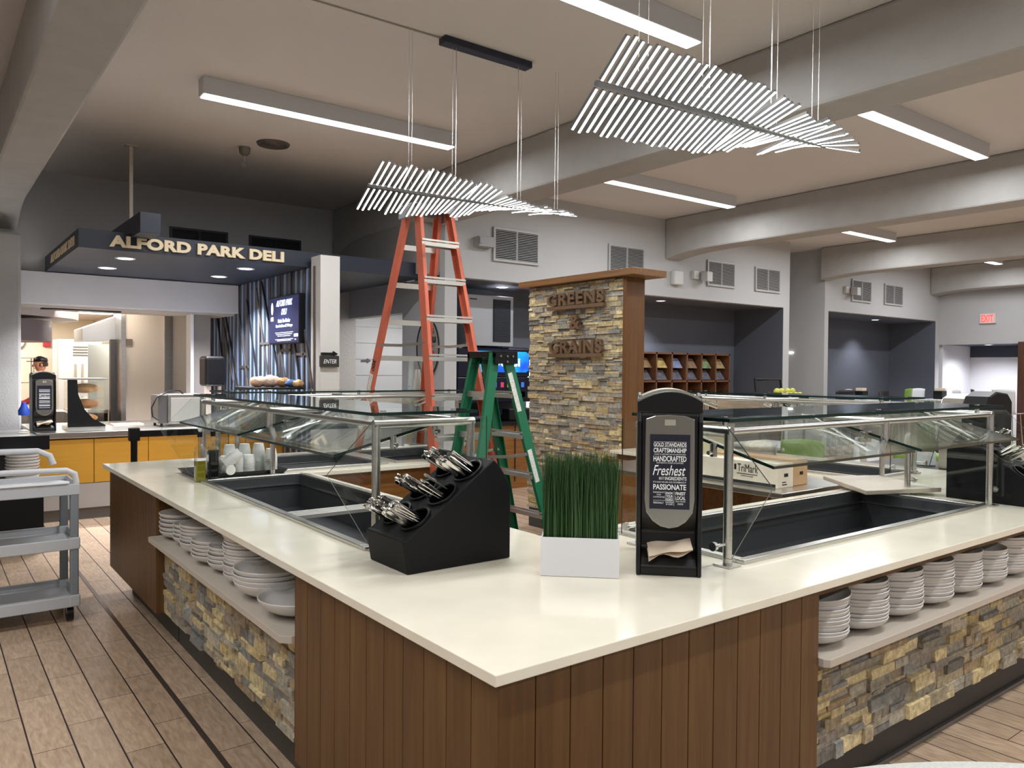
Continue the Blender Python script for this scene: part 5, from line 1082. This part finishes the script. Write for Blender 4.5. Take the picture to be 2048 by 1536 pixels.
t = thing('cutlery_caddy', 'black cup caddy beside the drinks machine', 'caddy', (7.2, 8.6, .91)); MB().box(6.35, 8.42, .91, 6.8, 8.6, 1.08).obj('caddy', M_black, t, bevel=.02)
tag(MB().box(6.99, 8.8, .91, 7.05, 8.86, 1.75).obj('lit_price_strip', mat('lit_white', (255, 255, 255), .5, emit=(255, 255, 255), es=2.)), 'bright white lit strip right of the drinks machine', 'light strip')
tag(MB().box(3.46, 6.14, 1.1, 3.62, 6.15, 1.44).box(3.46, 6.10, 1.1, 3.62, 6.20, 1.105).obj('straw_holder', M_clear), 'clear holder with white cup lids behind the orange ladder', 'holder') if False else None
t = thing('cup_lid_tower', 'tall translucent cup tower standing behind the orange ladder', 'cup tower', (3.53, 6.05, .91))
MB().box(3.44, 5.98, .91, 3.62, 6.12, .93).obj('base', M_white, t)
MB().prism([(3.45, .93), (3.61, .93), (3.59, 1.68), (3.47, 1.68)], 'Y', 6.0, 6.1).obj('tower', glassmat('frosted', (.82, .86, .84), .15), t)
MB().prism([(3.47, 1.2), (3.52, 1.6), (3.535, 1.2)], 'Y', 6.03, 6.07).prism([(3.54, 1.2), (3.55, 1.6), (3.59, 1.2)], 'Y', 6.03, 6.07).obj('cup_column', M_cup, t)
# bread / snack shelf in the near alcove
t = thing('cubby_shelf', 'brown wooden cubby shelf of snack bags in the near grey alcove', 'shelf', (10.8, 9.0, 0))
X0, X1 = 9.3, 11.63; b = MB(); b.box(X0, 9.2, .9, X1, 9.22, 1.92)
for k in range(7): x = X0+(X1-X0-.03)*k/6; b.box(x, 8.82, .9, x+.03, 9.2, 1.92)
for z in (.9, 1.42, 1.89): b.box(X0, 8.82, z, X1, 9.2, z+.03)
b.obj('carcass', woodmat('cubby_wood', (92, 58, 38), (120, 78, 50), .5), t)
tag(MB().box(9.2, 8.75, 0, 11.7, 9.22, .9).obj('shelf_counter', mat('pale_counter_front', (150, 138, 130), .6)), 'low counter below the brown cubby shelf', 'counter')
CW = (X1-X0-.03)/6; cols = [(150, 122, 86), (196, 172, 104), (140, 152, 186), (132, 108, 84), (124, 142, 104), (160, 140, 104)]
for k in range(6):
    x = X0+.03+CW*k+.05; wds = CW-.13
    for j, (z, cl, nm) in enumerate(((1.66, cols[k], 'upper'), (1.46, (96, 98, 110), 'lower'))):
        tag(MB().hexa([(x, 8.86, z), (x+wds, 8.86, z), (x+wds, 8.98, z), (x, 8.98, z), (x, 8.98, z+.17), (x+wds, 8.98, z+.17), (x+wds, 9.04, z+.17), (x, 9.04, z+.17)]).obj('snack_bag', mat('bag_c%d' % (cl[0]+cl[1]*3), cl, .35, noise=.4, nscale=14, coat=.4), bevel=.01),
            '%s snack bag in the %s cubby from the left of the brown shelf' % (nm, ['first', 'second', 'third', 'fourth', 'fifth', 'sixth'][k]), 'snack bag', 'snack bags in the brown cubby shelf')
tag(MB().box(11.0, 8.9, .93, 11.15, 9.1, 1.2).obj('kraft_carton', M_kraft), 'small kraft box in a lower cubby of the brown shelf', 'box')
tag(MB().hexa([(10.3, 8.84, .93), (10.5, 8.84, .93), (10.5, 8.9, .93), (10.3, 8.9, .93), (10.28, 8.9, 1.22), (10.46, 8.9, 1.22), (10.46, 8.94, 1.22), (10.28, 8.94, 1.22)]).obj('white_sign_card', M_white), 'white leaning card in a lower cubby of the brown shelf', 'card')
# fruit basket
t = thing('fruit_rack', 'black wire fruit rack holding yellow apples', 'rack', (8.85, 6.2, 0))
fx, fy = 9.5, 6.32
b = MB(); b.box(fx-.32, fy-.2, 1.22, fx+.32, fy+.2, 1.245)
for p in ((-.32, -.2, .32, -.18), (-.32, .18, .32, .2), (-.32, -.2, -.3, .2), (.3, -.2, .32, .2)): b.box(fx+p[0], fy+p[1], 1.245, fx+p[2], fy+p[3], 1.29)
b.obj('basket', M_black, t)
b = MB()
for x in (-.3, .3): b.tube([(fx+x*1.03, fy+.2, 1.24), (fx+x*.98, fy+.24, 1.5)], .018, 6)
b.tube([(fx-.3, fy+.24, 1.5), (fx+.3, fy+.24, 1.5)], .018, 6)
for k in range(15): b.tube([(fx-.28+.04*k, fy+.21, 1.25), (fx-.28+.04*k, fy+.24, 1.5)], .0025, 4)
b.obj('back_frame', M_black, t)
for x, y in ((-.28, -.16), (.28, -.16), (-.28, .16), (.28, .16)): MB().box(fx+x-.012, fy+y-.012, 0, fx+x+.012, fy+y+.012, 1.22).obj('leg', M_black, t)
AP = None; rnd = random.Random(8)
for k in range(16):
    x = fx-.25+.5*(k % 6)/5 if k < 12 else fx-.2+.12*(k-12); y = fy-.1+(.13 if 5 < k < 12 else 0)+(.06 if k >= 12 else 0); z = 1.285+(.055 if k >= 12 else 0)
    if AP is None: AP = o = MB().ball((0, 0, 0), .044, 14, 10).obj('apple', mat('yellow_apple', (206, 204, 84), .35, noise=.15, nscale=20), smooth=True)
    else: o = AP.copy(); COL.objects.link(o)
    o.location = (x, y+rnd.uniform(-.01, .01), z); tag(o, 'yellow green apple heaped in the black fruit rack', 'apple', 'apples in the black fruit rack')
# ------------------------------------------------------------------ dining chairs and tables
def chair(col, mname, label, seat=.45, back=.86):
    t = thing('dining_chair', label, 'chair', (0, 0, 0), 'moulded dining chairs')
    m_ = mat(mname, col, .4)
    n = 8; vs = []; fs = []
    pr = [(-.2, seat-.01), (-.16, seat), (.0, seat-.012), (.14, seat), (.2, seat+.05), (.225, seat+.16), (.24, back-.06), (.25, back)]
    for y, z in pr:
        for k in range(n+1):
            a = k/n*2-1; w_ = .22 if z < seat+.1 else .235; vs.append((a*w_, y-.035*(a*a)*(1 if z > seat+.04 else .0), z+(.018*a*a if z <= seat+.06 else (-.02*a*a if z == back else 0))))
    for i in range(len(pr)-1):
        for k in range(n): fs.append((i*(n+1)+k, i*(n+1)+k+1, (i+1)*(n+1)+k+1, (i+1)*(n+1)+k))
    o = MB().add(vs, fs).obj('seat_shell', m_, t, smooth=True); so = o.modifiers.new('thick', 'SOLIDIFY'); so.thickness = .012
    for x in (-.18, .18):
        for y in (-.16, .17): MB().tube([(x*1.1, y*1.15, 0), (x*.85, y*.85, seat-.01)], .011, 8).obj('leg', M_steel, t, smooth=True)
    return t
GRN, WHT, BLK, BLU = ((112, 150, 40), 'chair_green'), ((226, 228, 230), 'chair_white'), ((24, 26, 30), 'chair_black'), ((190, 206, 216), 'chair_pale_blue')
protos = {}
def place(kind, x, y, rz, lab, tall=False):
    key = (kind[1], tall)
    if key not in protos: protos[key] = t = chair(kind[0], kind[1], lab, .78 if tall else .45, 1.29 if tall else .86)
    else: t = dup(protos[key])
    t['label'] = lab; t.location = (x, y, 0); t.rotation_euler = (0, 0, rz)
# near chairs seen through the glass
for kd, x, y, rz, lab in [(GRN, 7.6, 4.85, -1.2, 'green chair seen through the glass just right of the cardboard boxes'), (WHT, 8.5, 4.7, -1.9, 'white chair seen through the glass behind the green one by the boxes'), (GRN, 7.35, 3.45, -1.2, 'green chair behind the middle of the right front glass guard'), (WHT, 7.9, 4.05, .6, 'white chair behind the middle of the right front glass guard'), (BLK, 9.3, 3.95, 1.9, 'black chair in shade behind the right glass guard'),
                        (GRN, 7.7, 2.35, -1.3, 'green chair at the right edge behind the far cutlery holder'), (BLU, 7.4, 2.0, -1.0, 'pale blue white chair at the right edge of the photo'), (GRN, 10.6, 3.4, 2.0, 'green chair at a distance near the right edge'), (BLK, 11.8, 3.8, 1.2, 'dark chair below the brown door at the right edge')]:
    place(kd, x, y, rz, lab)
for kd, x, y, rz, lab in [(BLK, 13.6, 7.9, 2.9, 'tall black chair furthest left in the far alcove row'), (WHT, 14.1, 8.2, 3.3, 'tall white chair left of the first far napkin holder'), (BLK, 14.8, 7.42, .1, 'tall black chair under the first far napkin holder'), (GRN, 16.2, 8.05, 3.3, 'tall green chair in the far alcove row'), (WHT, 16.75, 8.1, 2.9, 'tall white chair behind the tall green one'), (WHT, 16.4, 6.78, .1, 'tall white chair in front of the second far napkin holder'), (BLK, 17.1, 6.75, .3, 'tall black chair furthest right in the far row'), (WHT, 17.6, 8.0, 3.1, 'tall white chair beside the white corner of the far alcove'), (WHT, 17.9, 6.6, 1.4, 'tall white chair in front of the white exit alcove')]:
    place(kd, x, y, rz, lab, True)
def table(label, x, y, z, sx, sy, group='dining tables'):
    t = thing('dining_table', label, 'table', (x, y, 0), group)
    MB().box(x-sx/2, y-sy/2, z-.03, x+sx/2, y+sy/2, z).obj('tabletop', mat('table_white', (214, 216, 218), .35), t, bevel=.004)
    MB().tube([(x, y, .02), (x, y, z-.03)], .035, 14).obj('pedestal', M_steel, t, smooth=True); MB().lathe([(0, 0), (.3, 0), (.3, .015), (.04, .04), (0, .04)], (x, y, 0)).obj('base', M_steel, t, smooth=True)
table('high white table under the first far napkin holder', 15.0, 8.2, 1.07, 1.2, .6, 'high tables in the far alcove'); table('high white table under the second far napkin holder', 16.9, 7.5, 1.07, 1.2, .6, 'high tables in the far alcove')
table('white table behind the near green chairs', 8.3, 3.4, .75, .9, .9); table('white table at the right edge beyond the chairs', 9.1, 2.2, .75, .9, .9); table('white table behind the cardboard boxes', 8.1, 5.5, .75, .8, .8)
for x, y, lab in ((15.1, 8.25, 'small black napkin holder with kraft napkins on the left high table'), (16.95, 7.55, 'small black napkin holder with kraft napkins on the right high table')):
    t = thing('napkin_holder', lab, 'napkin holder', (x, y, 1.07), 'small napkin holders on the high tables')
    MB().box(x-.11, y-.09, 1.07, x+.11, y+.09, 1.24).obj('holder', M_black, t, bevel=.01); MB().box(x-.08, y-.07, 1.24, x+.08, y+.07, 1.30).obj('napkin_block', mat('kraft_napkin', (222, 202, 178), .9), t, bevel=.005)
# big black/grey bin-like dispenser and grass beyond the right guard
t = thing('coffee_urn', 'large black and silver rounded dispenser behind the right glass guard', 'dispenser', (6.05, 2.45, .91))
tag(MB().box(5.86, 2.05, 0, 6.45, 3.2, .9).obj('side_cabinet', M_kick), 'dark cabinet under the large silver and black dispenser', 'cabinet')
MB().prism([(5.95, .9), (5.95, 1.38), (6.0, 1.44), (6.12, 1.475), (6.3, 1.46), (6.38, 1.4), (6.38, .9)], 'Y', 2.33, 2.5).obj('black_body', M_black, t, bevel=.01)
MB().prism([(5.96, .9), (5.96, 1.36), (6.01, 1.42), (6.12, 1.455), (6.3, 1.44), (6.36, 1.38), (6.36, .9)], 'Y', 2.5, 2.66).obj('silver_front', M_steel, t, bevel=.008)
planter('white planter of bright green grass behind the right glass guard', (6.1, 2.85, .905), radians(-60), .2, .08, .1, .42, 500, 4, grass_mat('bright_grass', (86, 138, 42)), M_white)
# round speckled table at the bottom right corner
t = thing('round_table', 'round speckled white table top at the bottom right corner', 'table', (1.179, -.104, 0))
MB().lathe([(0, 0), (1.065, 0), (1.07, .004), (1.07, .026), (1.065, .03), (0, .03)], (1.179, -.104, .72), 96).obj('tabletop', mat('speckled_top', (214, 216, 208), .3, noise=.1, nscale=120), t, smooth=True)
MB().tube([(1.179, -.104, .02), (1.179, -.104, .72)], .04, 16).obj('pedestal', M_steel, t, smooth=True); MB().lathe([(0, 0), (.28, 0), (.28, .015), (0, .03)], (1.179, -.104, 0)).obj('base', M_steel, t)
for o in list(COL.objects):
    if o.name.startswith('bowl') and o.get('label') == 'x': bpy.data.objects.remove(o)
